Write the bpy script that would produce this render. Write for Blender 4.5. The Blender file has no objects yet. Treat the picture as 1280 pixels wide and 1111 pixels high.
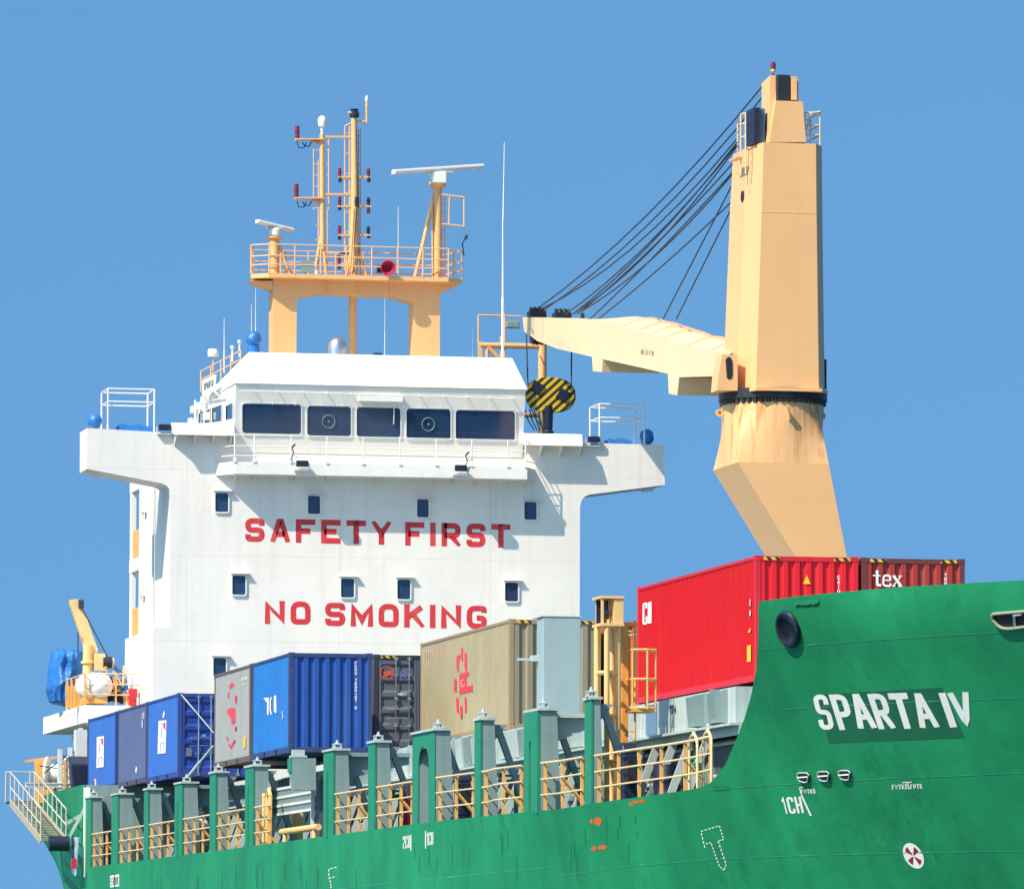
import bpy, bmesh, math, random
from mathutils import Vector, Matrix
random.seed(4)
S = bpy.context.scene
C = S.collection
R = math.radians

# ------------------------------------------------------------------ camera
# ship axes: +X towards the bow, +Y to port, +Z up, sea at z = 0; front of the deckhouse at x = 0
F_PX, YAW, PITCH, ROLL = 8037.44, 0.203881, 0.0843775, 0.002625
CAM = Vector((209.0, -38.4, 4.0))
fw = Vector((-math.cos(YAW)*math.cos(PITCH), math.sin(YAW)*math.cos(PITCH), math.sin(PITCH)))
rt0 = fw.cross(Vector((0, 0, 1))).normalized()
up0 = rt0.cross(fw)
RT = rt0*math.cos(ROLL) + up0*math.sin(ROLL)
UP = up0*math.cos(ROLL) - rt0*math.sin(ROLL)
cd = bpy.data.cameras.new('camera')
cd.sensor_width = 36
cd.lens = F_PX/1280*36
cd.clip_start, cd.clip_end = 1, 20000
cam = bpy.data.objects.new('camera', cd)
C.objects.link(cam)
cam.matrix_world = Matrix(((RT.x, UP.x, -fw.x, CAM.x), (RT.y, UP.y, -fw.y, CAM.y), (RT.z, UP.z, -fw.z, CAM.z), (0, 0, 0, 1)))
S.camera = cam

# ------------------------------------------------------------------ sky, sun, exposure
SUN = Vector((0.36, -0.588, 0.722)).normalized()
w = bpy.data.worlds.new('World')
S.world = w
w.use_nodes = True
nt = w.node_tree
bg = nt.nodes['Background']
sky = nt.nodes.new('ShaderNodeTexSky')
sky.sky_type = 'NISHITA'
sky.sun_disc = False
sky.sun_elevation = math.asin(SUN.z)
sky.sun_rotation = math.atan2(SUN.x, SUN.y)
sky.air_density = 1.0
sky.dust_density = 2.5
sky.ozone_density = 2.0
SKY_LIFT = 0.28
tc = nt.nodes.new('ShaderNodeTexCoord')
vm = nt.nodes.new('ShaderNodeVectorMath')
vm.operation = 'MULTIPLY_ADD'
vm.inputs[1].default_value = (1, 1, .35)
vm.inputs[2].default_value = (0, 0, SKY_LIFT)
nt.links.new(tc.outputs['Generated'], vm.inputs[0])
nt.links.new(vm.outputs[0], sky.inputs['Vector'])
tint = nt.nodes.new('ShaderNodeVectorMath')           # clear saturated blue of the hazeless day
tint.operation = 'MULTIPLY'
tint.inputs[1].default_value = (0.575, 0.965, 1.15)
nt.links.new(sky.outputs[0], tint.inputs[0])
nt.links.new(tint.outputs[0], bg.inputs['Color'])
bg.inputs['Strength'].default_value = 0.12
sl = bpy.data.lights.new('sun', 'SUN')
sl.energy = 4.9
sl.angle = R(0.5)
sl.color = (1.0, 0.885, 0.72)
so = bpy.data.objects.new('sun', sl)
C.objects.link(so)
so.rotation_euler = SUN.to_track_quat('Z', 'Y').to_euler()
S.view_settings.view_transform = 'Standard'
S.view_settings.look = 'None'
S.view_settings.gamma = 1
S.view_settings.exposure = 0.44

# ------------------------------------------------------------------ measuring helpers
def ray(px, py):
    return (fw + RT*((px-640)/F_PX) - UP*((py-555.5)/F_PX)).normalized()
def at(px, py, x=None, y=None, z=None):
    """the point of a surveyed plane seen at a pixel of the photograph"""
    d = ray(px, py)
    t = ((x-CAM.x)/d.x) if x is not None else ((y-CAM.y)/d.y) if y is not None else ((z-CAM.z)/d.z)
    return CAM + d*t

# ------------------------------------------------------------------ materials
def lin(c):
    return tuple(((v/255)/12.92 if v/255 <= .04045 else ((v/255+.055)/1.055)**2.4) for v in c)
MATS = {}
def paint(name, col, rough=.45, var=.12, vscale=.6, dirt=(.16, .13, .1), dirt_amt=.15, streak=(2.2, 2.2, .14), rust=0.0, rscale=3.0,
          bump=.15, bscale=2.0, metal=0.0, seam=None, spec=.5, dthr=(.5, .78), zfade=None, scuff=None):
    if name in MATS: return MATS[name]
    m = bpy.data.materials.new(name)
    m.use_nodes = True
    t = m.node_tree; N = t.nodes; L = t.links
    b = N['Principled BSDF']
    b.inputs['Roughness'].default_value = rough
    b.inputs['Metallic'].default_value = metal
    b.inputs['Specular IOR Level'].default_value = spec
    co = N.new('ShaderNodeTexCoord')
    def noise(scale, detail=5, mp=None, rgh=.6):
        n = N.new('ShaderNodeTexNoise'); n.inputs['Scale'].default_value = scale; n.inputs['Detail'].default_value = detail
        n.inputs['Roughness'].default_value = rgh
        if mp:
            q = N.new('ShaderNodeMapping'); q.inputs['Scale'].default_value = mp
            L.new(co.outputs['Object'], q.inputs[0]); L.new(q.outputs[0], n.inputs['Vector'])
        else: L.new(co.outputs['Object'], n.inputs['Vector'])
        return n.outputs['Fac']
    def ramp(src, a, c_):
        r = N.new('ShaderNodeMapRange'); r.inputs['From Min'].default_value = a; r.inputs['From Max'].default_value = c_
        L.new(src, r.inputs['Value']); return r.outputs['Result']
    def mix(f, a, c_, scale=1.0):
        x = N.new('ShaderNodeMix'); x.data_type = 'RGBA'
        if scale != 1.0:
            mm = N.new('ShaderNodeMath'); mm.operation = 'MULTIPLY'; mm.inputs[1].default_value = scale; L.new(f, mm.inputs[0]); f = mm.outputs[0]
        L.new(f, x.inputs['Factor'])
        for s_, k in ((a, 6), (c_, 7)):
            if isinstance(s_, tuple): x.inputs[k].default_value = (*s_[:3], 1)
            else: L.new(s_, x.inputs[k])
        return x.outputs[2]
    c0 = tuple(col)
    lo = tuple(v*(1-var) for v in c0); hi = tuple(min(1, v*(1+var*.6)) for v in c0)
    out = mix(ramp(noise(vscale), .3, .7), lo, hi)
    if dirt_amt > 0:
        msk = ramp(noise(1.6, 6, streak), *dthr)
        if zfade:                                        # stains that start under a fitting and run out below it
            sz = N.new('ShaderNodeSeparateXYZ'); L.new(co.outputs['Object'], sz.inputs[0]); fz = ramp(sz.outputs[2], *zfade)
            mz = N.new('ShaderNodeMath'); mz.operation = 'MULTIPLY'; L.new(msk, mz.inputs[0]); L.new(fz, mz.inputs[1]); msk = mz.outputs[0]
        out = mix(msk, out, dirt, dirt_amt)
    if rust > 0:
        out = mix(ramp(noise(rscale, 8, None, .75), .72-.22*rust, .8-.2*rust), out, (.19, .065, .022), .85)
    if scuff:                                            # patches of rubbed and re-touched paint
        mz = N.new('ShaderNodeMath'); mz.operation = 'MULTIPLY'; L.new(ramp(noise(.22, 3), .48, .66), mz.inputs[0]); L.new(ramp(noise(1.7, 9, (1, 1, .55), .72), .47, .62), mz.inputs[1])
        out = mix(mz.outputs[0], out, scuff, .55)
        mz = N.new('ShaderNodeMath'); mz.operation = 'MULTIPLY'; L.new(ramp(noise(.31, 3, (1, 1, 1.3)), .5, .68), mz.inputs[0]); L.new(ramp(noise(2.6, 9, (1.3, 1, .8), .75), .52, .64), mz.inputs[1])
        out = mix(mz.outputs[0], out, tuple(v*1.5+.02 for v in c0), .35)
    bsrc = noise(bscale, 4)
    if seam:
        sp = N.new('ShaderNodeSeparateXYZ'); L.new(co.outputs['Object'], sp.inputs[0])
        tot = None
        for ax, step, off, wd in seam:
            a = N.new('ShaderNodeMath'); a.operation = 'MULTIPLY_ADD'; a.inputs[1].default_value = 1/step; a.inputs[2].default_value = off
            L.new(sp.outputs[ax], a.inputs[0])
            fr = N.new('ShaderNodeMath'); fr.operation = 'FRACT'; L.new(a.outputs[0], fr.inputs[0])
            lt = N.new('ShaderNodeMath'); lt.operation = 'LESS_THAN'; lt.inputs[1].default_value = wd/step; L.new(fr.outputs[0], lt.inputs[0])
            if tot is None: tot = lt.outputs[0]
            else:
                mx = N.new('ShaderNodeMath'); mx.operation = 'MAXIMUM'; L.new(tot, mx.inputs[0]); L.new(lt.outputs[0], mx.inputs[1]); tot = mx.outputs[0]
        out = mix(tot, out, tuple(v*.62 for v in c0), .45)
    L.new(out, b.inputs['Base Color'])
    rr = N.new('ShaderNodeMapRange'); rr.inputs['To Min'].default_value = max(.05, rough-.1); rr.inputs['To Max'].default_value = min(1, rough+.15)
    L.new(noise(vscale*4), rr.inputs['Value']); L.new(rr.outputs[0], b.inputs['Roughness'])
    if bump > 0:
        bp = N.new('ShaderNodeBump'); bp.inputs['Strength'].default_value = bump; bp.inputs['Distance'].default_value = .05
        L.new(bsrc, bp.inputs['Height']); L.new(bp.outputs[0], b.inputs['Normal'])
    MATS[name] = m
    return m
def glass(name, col):
    m = bpy.data.materials.new(name); m.use_nodes = True
    b = m.node_tree.nodes['Principled BSDF']
    b.inputs['Base Color'].default_value = (*col, 1); b.inputs['Roughness'].default_value = .06
    t = m.node_tree; n = t.nodes.new('ShaderNodeTexNoise'); n.inputs['Scale'].default_value = .8; q = t.nodes.new('ShaderNodeTexCoord'); t.links.new(q.outputs['Object'], n.inputs['Vector'])
    x = t.nodes.new('ShaderNodeMix'); x.data_type = 'RGBA'; x.inputs[6].default_value = (*[v*.55 for v in col], 1); x.inputs[7].default_value = (*[v*1.5 for v in col], 1); t.links.new(n.outputs['Fac'], x.inputs['Factor']); t.links.new(x.outputs[2], b.inputs['Base Color'])
    b.inputs['Specular IOR Level'].default_value = .6
    MATS[name] = m
    return m
def stripes(name, a, c_, axis, step, off=0.0):
    """diagonal warning stripes painted on a thing, in its own coordinates"""
    m = bpy.data.materials.new(name); m.use_nodes = True
    t = m.node_tree; N = t.nodes; L = t.links; b = N['Principled BSDF']; b.inputs['Roughness'].default_value = .5
    co = N.new('ShaderNodeTexCoord'); d = N.new('ShaderNodeVectorMath'); d.operation = 'DOT_PRODUCT'; d.inputs[1].default_value = axis
    L.new(co.outputs['Object'], d.inputs[0])
    q = N.new('ShaderNodeMath'); q.operation = 'MULTIPLY_ADD'; q.inputs[1].default_value = 1/step; q.inputs[2].default_value = off; L.new(d.outputs['Value'], q.inputs[0])
    f = N.new('ShaderNodeMath'); f.operation = 'FRACT'; L.new(q.outputs[0], f.inputs[0])
    g = N.new('ShaderNodeMath'); g.operation = 'LESS_THAN'; g.inputs[1].default_value = .5; L.new(f.outputs[0], g.inputs[0])
    x = N.new('ShaderNodeMix'); x.data_type = 'RGBA'; L.new(g.outputs[0], x.inputs['Factor']); x.inputs[6].default_value = (*a, 1); x.inputs[7].default_value = (*c_, 1)
    L.new(x.outputs[2], b.inputs['Base Color'])
    MATS[name] = m
    return m
WHITE = paint('white_paint', (.80, .745, .68), .5, .06, .5, (.50, .42, .33), .22, seam=[(2, 2.82, .31, .02), (1, 5.1, .2, .018)], bump=.28, bscale=1.1)
WHITE2 = paint('plain_white_paint', (.81, .77, .715), .45, .05, .7, (.4, .36, .3), .12)
OFFW = paint('grey_white_paint', (.62, .64, .62), .5, .1, .9, (.2, .15, .1), .25, rust=.1)
GREEN = paint('hull_green_paint', (.014, .240, .098), .5, .26, .3, (.008, .12, .055), .5, (.5, .5, .09), rust=0.0, bump=.45, bscale=.75, spec=.22, scuff=(.006, .105, .045))
STREAK = paint('old_green_paint', (.010, .165, .075), .5, .2, .6, dirt_amt=0, spec=.3)
GREEN2 = paint('post_green_paint', (.014, .225, .108), .45, .15, .8, (.02, .08, .05), .3)
DKGREEN = paint('dark_green_patch', (.008, .115, .052), .5, .15, .6, (.03, .2, .1), .2)
MARK = paint('marking_white', (.78, .78, .74), .55, .08, 2, (.3, .35, .3), .15, bump=0)
RED_T = paint('lettering_red', (.64, .032, .04), .5, .12, 1.2, (.7, .3, .28), .25, bump=0)
BOOMC = paint('boom_cream_paint', (.80, .56, .34), .45, .05, .4, (.45, .25, .1), .10, bump=.08, bscale=.8)
CREAM = paint('crane_cream_paint', (.82, .455, .20), .45, .05, .4, (.45, .2, .06), .10, rust=.0, bump=.08, bscale=.8)
RUSTY = paint('crane_rusty_cream', (.82, .455, .20), .5, .06, .5, (.50, .17, .035), .85, (3.2, 3.2, .16), rust=.16, rscale=2.6, dthr=(.50, .64), zfade=(10.6, 13.4), bump=.1)
MASTC = paint('mast_cream_paint', (.80, .43, .175), .45, .07, .8, (.35, .18, .08), .15)
ORANGE = paint('rail_orange_paint', (.80, .40, .105), .5, .12, 1.5, (.3, .13, .05), .25, rust=.15)
RAILW = paint('rail_cream_paint', (.78, .56, .30), .5, .1, 1.5, (.3, .15, .07), .2)
STEEL = paint('grey_green_steel', (.215, .30, .295), .5, .1, .8, (.1, .09, .07), .25, rust=.08)
LSTEEL = paint('light_grey_steel', (.43, .50, .48), .5, .1, 1.0, (.16, .13, .1), .35, rust=.12)
DKSTEEL = paint('dark_coaming_steel', (.055, .075, .09), .55, .2, 1.0, (.12, .09, .06), .25, rust=.1)
BLACK = paint('black_steel', (.014, .016, .022), .5, .2, 2, (.05, .04, .03), .2)
NAVY = paint('navy_steel', (.012, .018, .045), .4, .2, 2, (.05, .04, .03), .2)
GLASS = glass('dark_window_glass', (.018, .044, .105))
TARP = paint('blue_tarpaulin', (.02, .16, .50), .42, .3, 2.0, (.01, .05, .2), .3, (1, 1, 1), bump=.9, bscale=3.5)
ALU = paint('bare_metal', (.62, .63, .64), .28, .1, 2, (.2, .2, .2), .1, metal=.9)
YELLOW = paint('yellow_paint', (.80, .46, .02), .5, .1, 2)
REDP = paint('red_paint', (.60, .02, .04), .4, .1, 2)
REDL = glass('red_lamp_glass', (.18, .01, .03))
ROPE = paint('rope_dark', (.02, .025, .04), .7, .1, 2, bump=0)
HATCH = stripes('hatch_marking', (.70, .42, .02), (.02, .02, .02), (0, 1, .9), .2)

# ------------------------------------------------------------------ mesh toolkit (world coordinates, one mesh per part)
class MB:
    def __init__(s): s.v = []; s.f = []; s.cuts = []
    def cut(s): s.cuts.append((len(s.v), len(s.f))); return s          # what follows becomes a part of its own
    def face(s, pts):
        i = len(s.v); s.v += [Vector(p) for p in pts]; s.f.append(list(range(i, i+len(pts)))); return s
    def box(s, x0, x1, y0, y1, z0, z1):
        return s.hexa([(x0, y0, z0), (x1, y0, z0), (x1, y1, z0), (x0, y1, z0)], [(x0, y0, z1), (x1, y0, z1), (x1, y1, z1), (x0, y1, z1)])
    def hexa(s, lo, hi):
        i = len(s.v); n = len(lo); s.v += [Vector(p) for p in lo]+[Vector(p) for p in hi]
        s.f.append([i+k for k in range(n)][::-1]); s.f.append([i+n+k for k in range(n)])
        for k in range(n): s.f.append([i+k, i+(k+1) % n, i+n+(k+1) % n, i+n+k])
        return s
    def prism(s, pts, ext):
        e = Vector(ext); return s.hexa(pts, [Vector(p)+e for p in pts])
    def bar(s, a, b, wx, wz=None, upv=(0, 0, 1)):
        a = Vector(a); b = Vector(b); wz = wz or wx; d = (b-a)
        if d.length < 1e-6: return s
        d.normalize(); u = Vector(upv)
        if abs(d.dot(u)) > .97: u = Vector((1, 0, 0))
        r = d.cross(u).normalized(); u = r.cross(d)
        q = [r*wx/2*i+u*wz/2*j for i, j in ((-1, -1), (1, -1), (1, 1), (-1, 1))]
        return s.hexa([a+k for k in q], [b+k for k in q])
    def tube(s, a, b, r, r2=None, n=8):
        a = Vector(a); b = Vector(b); d = b-a; r2 = r if r2 is None else r2
        if d.length < 1e-6: return s
        d.normalize(); u = Vector((0, 0, 1)) if abs(d.z) < .95 else Vector((1, 0, 0))
        x = d.cross(u).normalized(); y = d.cross(x)
        ring = [x*math.cos(k*2*math.pi/n)+y*math.sin(k*2*math.pi/n) for k in range(n)]
        return s.hexa([a+k*r for k in ring], [b+k*r2 for k in ring])
    def pipe(s, pts, r, n=6):
        for a, b in zip(pts, pts[1:]): s.tube(a, b, r, None, n)
        return s
    def lathe(s, c, prof, n=20, axis=(0, 0, 1)):
        c = Vector(c); d = Vector(axis).normalized(); u = Vector((0, 0, 1)) if abs(d.z) < .95 else Vector((1, 0, 0))
        x = d.cross(u).normalized(); y = d.cross(x); i = len(s.v)
        for r, h in prof:
            for k in range(n): s.v.append(c+d*h+(x*math.cos(k*2*math.pi/n)+y*math.sin(k*2*math.pi/n))*max(r, 1e-4))
        for j in range(len(prof)-1):
            for k in range(n): s.f.append([i+j*n+k, i+j*n+(k+1) % n, i+(j+1)*n+(k+1) % n, i+(j+1)*n+k])
        s.f.append([i+k for k in range(n)][::-1]); s.f.append([i+(len(prof)-1)*n+k for k in range(n)])
        return s
    def loop(s, pts, r, n=10):
        """closed smooth ring of pipe"""
        pts = [Vector(p) for p in pts]; m = len(pts); c = sum(pts, Vector())/m; nrm = (pts[0]-c).cross(pts[m//4]-c).normalized(); rows = []
        for i in range(m):
            d = (pts[(i+1) % m]-pts[i-1]).normalized(); x = d.cross(nrm).normalized(); y = d.cross(x)
            rows.append([pts[i]+(x*math.cos(k*2*math.pi/n)+y*math.sin(k*2*math.pi/n))*r for k in range(n+1)])
        return s.grid(rows+rows[:1])
    def grid(s, rows):
        i = len(s.v); m = len(rows[0])
        for r_ in rows: s.v += [Vector(p) for p in r_]
        for a in range(len(rows)-1):
            for b in range(m-1): s.f.append([i+a*m+b, i+a*m+b+1, i+(a+1)*m+b+1, i+(a+1)*m+b])
        return s
    def build(s, name, mat, parent=None, smooth=False, bevel=0, flip=None):
        if s.cuts:
            ed = [(0, 0)]+s.cuts+[(len(s.v), len(s.f))]; last = None
            for (va, fa), (vb, fb) in zip(ed, ed[1:]):
                if fb > fa:
                    q = MB(); q.v = s.v[va:vb]; q.f = [[i-va for i in f] for f in s.f[fa:fb]]; last = q.build(name, mat, parent, smooth, bevel)
            return last
        base = root_loc(parent)
        me = bpy.data.meshes.new(name)
        me.from_pydata([v-base for v in s.v], [], s.f)
        bm = bmesh.new(); bm.from_mesh(me)
        bmesh.ops.remove_doubles(bm, verts=bm.verts, dist=1e-5)
        bmesh.ops.recalc_face_normals(bm, faces=bm.faces)
        bm.to_mesh(me); bm.free()
        me.materials.append(mat)
        if smooth:
            me.polygons.foreach_set('use_smooth', [True]*len(me.polygons))
            try: me.set_sharp_from_angle(angle=R(35))
            except Exception: pass
        o = bpy.data.objects.new(name, me); C.objects.link(o)
        if parent: o.parent = parent
        if bevel:
            b = o.modifiers.new('bevel', 'BEVEL'); b.width = bevel; b.segments = 2; b.limit_method = 'ANGLE'; b.angle_limit = R(40)
        return o
def root_loc(p):
    while p is not None and p.parent is not None: p = p.parent
    return Vector(p.location) if p is not None else Vector((0, 0, 0))
def tag(o, label, cat, group=None, kind=None):
    if label: o['label'] = label
    if cat: o['category'] = cat
    if group: o['group'] = group
    if kind: o['kind'] = kind
    return o
def thing(name, label, cat, loc=(0, 0, 0), group=None):
    o = bpy.data.objects.new(name, None); C.objects.link(o); o.location = loc; o.empty_display_size = .3
    return tag(o, label, cat, group)

# ------------------------------------------------------------------ painted lettering: stroke glyphs laid on a surface
G = {
 'S': [[(1, .74), (1, 1), (0, 1), (0, .5), (1, .5), (1, 0), (0, 0), (0, .26)]], 'A': [[(0, 0), (.42, 1), (.58, 1), (1, 0)], [(.17, .3), (.83, .3)]],
 'F': [[(0, 0), (0, 1), (1, 1)], [(0, .5), (.85, .5)]], 'E': [[(1, 1), (0, 1), (0, 0), (1, 0)], [(0, .5), (.9, .5)]],
 'T': [[(0, 1), (1, 1)], [(.5, 0), (.5, 1)]], 'Y': [[(0, 1), (.5, .45), (1, 1)], [(.5, .5), (.5, 0)]], 'I': [[(.5, 0), (.5, 1)]],
 'R': [[(0, 0), (0, 1)], [(0, 1), (1, 1), (1, .45), (0, .45)], [(.5, .45), (1, 0)]], 'N': [[(0, 0), (0, 1), (1, 0), (1, 1)]],
 'O': [[(.5, 0), (0, 0), (0, 1), (1, 1), (1, 0), (.5, 0)]], 'M': [[(0, 0), (0, 1), (.5, .2), (1, 1), (1, 0)]],
 'K': [[(0, 0), (0, 1)], [(1, 1), (.05, .42)], [(.4, .6), (1, 0)]], 'G': [[(1, .76), (1, 1), (0, 1), (0, 0), (1, 0), (1, .46), (.5, .46)]],
 'P': [[(0, 0), (0, 1)], [(0, 1), (1, 1), (1, .42), (0, .42)]], 'V': [[(0, 1), (.5, 0), (1, 1)]], 'C': [[(1, .74), (1, 1), (0, 1), (0, 0), (1, 0), (1, .26)]],
 'H': [[(0, 0), (0, 1)], [(1, 0), (1, 1)], [(0, .5), (1, .5)]], 'W': [[(0, 1), (.25, 0), (.5, .8), (.75, 0), (1, 1)]],
 'U': [[(0, 1), (0, 0), (1, 0), (1, 1)]], '1': [[(0, .74), (.7, 1)], [(.7, 1), (.7, 0)]], '0': [[(.5, 0), (0, 0), (0, 1), (1, 1), (1, 0), (.5, 0)]],
 '2': [[(0, .75), (0, 1), (1, 1), (1, .5), (0, .35), (0, 0), (1, 0)]], '4': [[(.75, 0), (.75, 1), (0, .3), (1, .3)]],
 '3': [[(0, 1), (1, 1), (1, 0), (0, 0)], [(.3, .5), (1, .5)]], '5': [[(1, 1), (0, 1), (0, .55), (1, .55), (1, 0), (0, 0)]],
 '6': [[(1, 1), (0, 1), (0, 0), (1, 0), (1, .5), (0, .5)]], '7': [[(0, 1), (1, 1), (.4, 0)]], '8': [[(0, 0), (0, 1), (1, 1), (1, 0), (0, 0)], [(0, .5), (1, .5)]],
 '9': [[(0, 0), (1, 0), (1, 1), (0, 1), (0, .5), (1, .5)]], '|': [[(.5, -.1), (.5, 1.1)]], 'L': [[(0, 1), (0, 0), (1, 0)]], 'X': [[(0, 0), (1, 1)], [(0, 1), (1, 0)]],
 'B': [[(0, 0), (0, 1)], [(0, 1), (.95, 1), (.95, .52), (0, .52)], [(0, .5), (1, .5), (1, 0), (0, 0)]], 'D': [[(0, 0), (0, 1)], [(0, 1), (1, 1), (1, 0), (0, 0)]],
}
NARROW = {'I': .3, '|': .3, '1': .6}
ROUND = set('SROGPCU0235689BD')
def fillet(pts, r, n=4):
    out = [pts[0]]
    for a, b, c in zip(pts, pts[1:], pts[2:]):
        la = math.dist(a, b); lc = math.dist(b, c); q = min(r, la*.49, lc*.49)
        p = (b[0]+(a[0]-b[0])*q/la, b[1]+(a[1]-b[1])*q/la); e = (b[0]+(c[0]-b[0])*q/lc, b[1]+(c[1]-b[1])*q/lc)
        for k in range(n+1):
            t = k/n; out.append(((1-t)**2*p[0]+2*t*(1-t)*b[0]+t*t*e[0], (1-t)**2*p[1]+2*t*(1-t)*b[1]+t*t*e[1]))
    return out+[pts[-1]]
def ribbon(pts, wd, maxl=None):
    """quads (in 2D) of a mitred stroke"""
    if maxl:
        q = [pts[0]]
        for a, b in zip(pts, pts[1:]):
            n = max(1, int(math.dist(a, b)/maxl))
            q += [(a[0]+(b[0]-a[0])*k/n, a[1]+(b[1]-a[1])*k/n) for k in range(1, n+1)]
        pts = q
    L_, R_ = [], []
    n = len(pts)
    for i, p in enumerate(pts):
        ds = []
        if i > 0: ds.append(Vector((p[0]-pts[i-1][0], p[1]-pts[i-1][1])).normalized())
        if i < n-1: ds.append(Vector((pts[i+1][0]-p[0], pts[i+1][1]-p[1])).normalized())
        d = sum(ds, Vector((0, 0)))
        if d.length < 1e-6: d = ds[0]
        d.normalize(); nn = Vector((-d.y, d.x)); k = 1/max(.42, nn.dot(Vector((-ds[0].y, ds[0].x))))
        L_.append((p[0]+nn.x*wd/2*k, p[1]+nn.y*wd/2*k)); R_.append((p[0]-nn.x*wd/2*k, p[1]-nn.y*wd/2*k))
    return [(L_[i], R_[i], R_[i+1], L_[i+1]) for i in range(n-1)]
def quadmap(q):
    tl, tr, br, bl = q
    def f(u, v):
        return tuple((tl[k]*(1-u)+tr[k]*u)*v + (bl[k]*(1-u)+br[k]*u)*(1-v) for k in (0, 1))
    return f
def lettering(mb, word, quad, surf, wt=.2, aspect=None, gap=.28, space=.55, fine=None):
    """word into a pixel quad (tl,tr,br,bl); surf(px,py) gives the point of the painted surface"""
    adv = []; x = 0
    for ch in word:
        if ch == ' ': x += space; continue
        wd = NARROW.get(ch, 1.12 if ch in 'MW' else 1.0); adv.append((ch, x, wd)); x += wd+gap
    tot = x-gap; m = quadmap(quad)
    hgt = math.dist(quad[0], quad[3]); wid = math.dist(quad[0], quad[1])/tot   # px per glyph width
    for ch, x0, wd in adv:
        W = wd*wid; H = hgt; t = wt*H
        if ch not in 'I|': t = min(t, (.21 if ch == 'W' else .34)*W)
        for pl in G[ch]:
            pp = [(t/2+p[0]*(W-t), t/2+p[1]*(H-t)) for p in pl]
            # let open stems reach the full height
            ext = []
            for i, p in enumerate(pp):
                if i in (0, len(pp)-1) and len(pl) > 1:
                    o_ = pp[1] if i == 0 else pp[-2]
                    d = Vector((p[0]-o_[0], p[1]-o_[1]))
                    if abs(d.y) > abs(d.x)*.8 and pl[i][1] in (0, 1): p = (p[0]+d.x/abs(d.y)*t/2*.98, p[1]+(t/2 if d.y > 0 else -t/2)*.98)
                    elif abs(d.x) > abs(d.y) and ch in 'FETCSG' and pl[i][0] in (0, 1) and pl[i][1] in (0, 1): p = (p[0]+(t/2 if d.x > 0 else -t/2), p[1])
                ext.append(p)
            pp = ext
            if ch in ROUND: pp = fillet(pp, t*1.15)
            for q in ribbon(pp, t, fine):
                mb.face([surf(*m((x0*wid+min(max(a, -.02*W), W*1.02))/(tot*wid), (b if ch == '|' else min(max(b, 0), H))/H)) for a, b in q])
    return mb
def patch(mb, pts, surf):
    mb.face([surf(*p) for p in pts]); return mb
# ================================================================== THE SETTING: sea
sea_m = paint('sea_water', (.012, .045, .06), .12, .2, .02, dirt_amt=0, bump=.6, bscale=.35)
m = MB(); m.face([(-9000, -9000, 0), (9000, -9000, 0), (9000, 9000, 0), (-9000, 9000, 0)])
sea = m.build('sea', sea_m); tag(sea, 'calm dark blue sea under the ship', None, None, 'structure')

# ================================================================== THE HULL
ZDK = 7.77                                       # main deck edge
def sm(t): t = max(0, min(1, t)); return t*t*(3-2*t)
def half(x, z):
    """half breadth of the hull"""
    b = 10.4
    if x > 73: b -= 1.9*((x-73)/15)**2.47
    if x > 62:
        b -= .40*sm((x-62)/28)*max(0, 11.3-z)
    if x < 7:
        t = (7-x)/24
        b -= t**1.6*(1.0+.60*max(0, 10.6-z))
    if x > 84: b -= .26*sm((x-84)/14)*max(0, 11.0-z)
    return max(.03, b)
def hull_at(px, py, off=0.0):
    """starboard plating seen at a pixel"""
    d = ray(px, py); t = 70.0; p = None
    f = lambda t: (CAM+d*t).y + half((CAM+d*t).x, (CAM+d*t).z)      # <0 outside
    while t < 300 and f(t) < 0: t += .5
    a, b = t-.5, t
    for _ in range(40):
        c = (a+b)/2
        if f(c) < 0: a = c
        else: b = c
    p = CAM+d*((a+b)/2)
    if off:
        e = .02
        nx = (half(p.x+e, p.z)-half(p.x-e, p.z))/(2*e); nz = (half(p.x, p.z+e)-half(p.x, p.z-e))/(2*e)
        p = p + Vector((-nx, -1, -nz)).normalized()*off
    return p
# top edge of the side plating, surveyed along the sweep of the forecastle
sweep = [(700, 1010.5), (760, 1001), (820, 993), (860, 987), (878, 983), (886, 979.5), (894, 972), (907, 955), (919, 927), (931, 896), (939, 868), (945, 838), (947.5, 805), (948.5, 775), (949.5, 751.5),
         (1000, 744.5), (1060, 739), (1120, 734), (1200, 729.3), (1279, 725)]
top = [(-17, 10.45), (7.0, 10.4), (7.02, ZDK), (40, ZDK)]
for px, py in sweep:
    p = hull_at(px, py)
    if p.x > top[-1][0]+.004: top.append((p.x, p.z))
    else: top.append((top[-1][0]+.012, p.z))
top += [(100, 11.7), (104.5, 11.8)]
def ztop(x):
    for (a, za), (b, zb) in zip(top, top[1:]):
        if a <= x <= b: return za+(zb-za)*(x-a)/(b-a+1e-9)
    return top[-1][1]
xs = sorted(set([t_[0] for t_ in top]+[-17+k*1.2 for k in range(20)]+[10+5*k for k in range(11)]+[62+k*.4 for k in range(107)]))
xs = [x for i, x in enumerate(xs) if i == 0 or x-xs[i-1] > 1e-3]
NZ = 26
def side(sgn):
    return [[(x, sgn*half(x, z), z) for z in [-1.5+(ztop(x)+1.5)*k/NZ for k in range(NZ+1)]] for x in xs]
hull = thing('ship_hull', 'long green ship hull with flared bow, painted name and open main deck', 'ship hull', (40, 0, 0))
m = MB(); m.grid(side(-1)); m.grid(side(1))
st = side(-1)[0]; sp = side(1)[0]
m.grid([st, sp])
m.build('plating', GREEN, hull, smooth=True)
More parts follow.
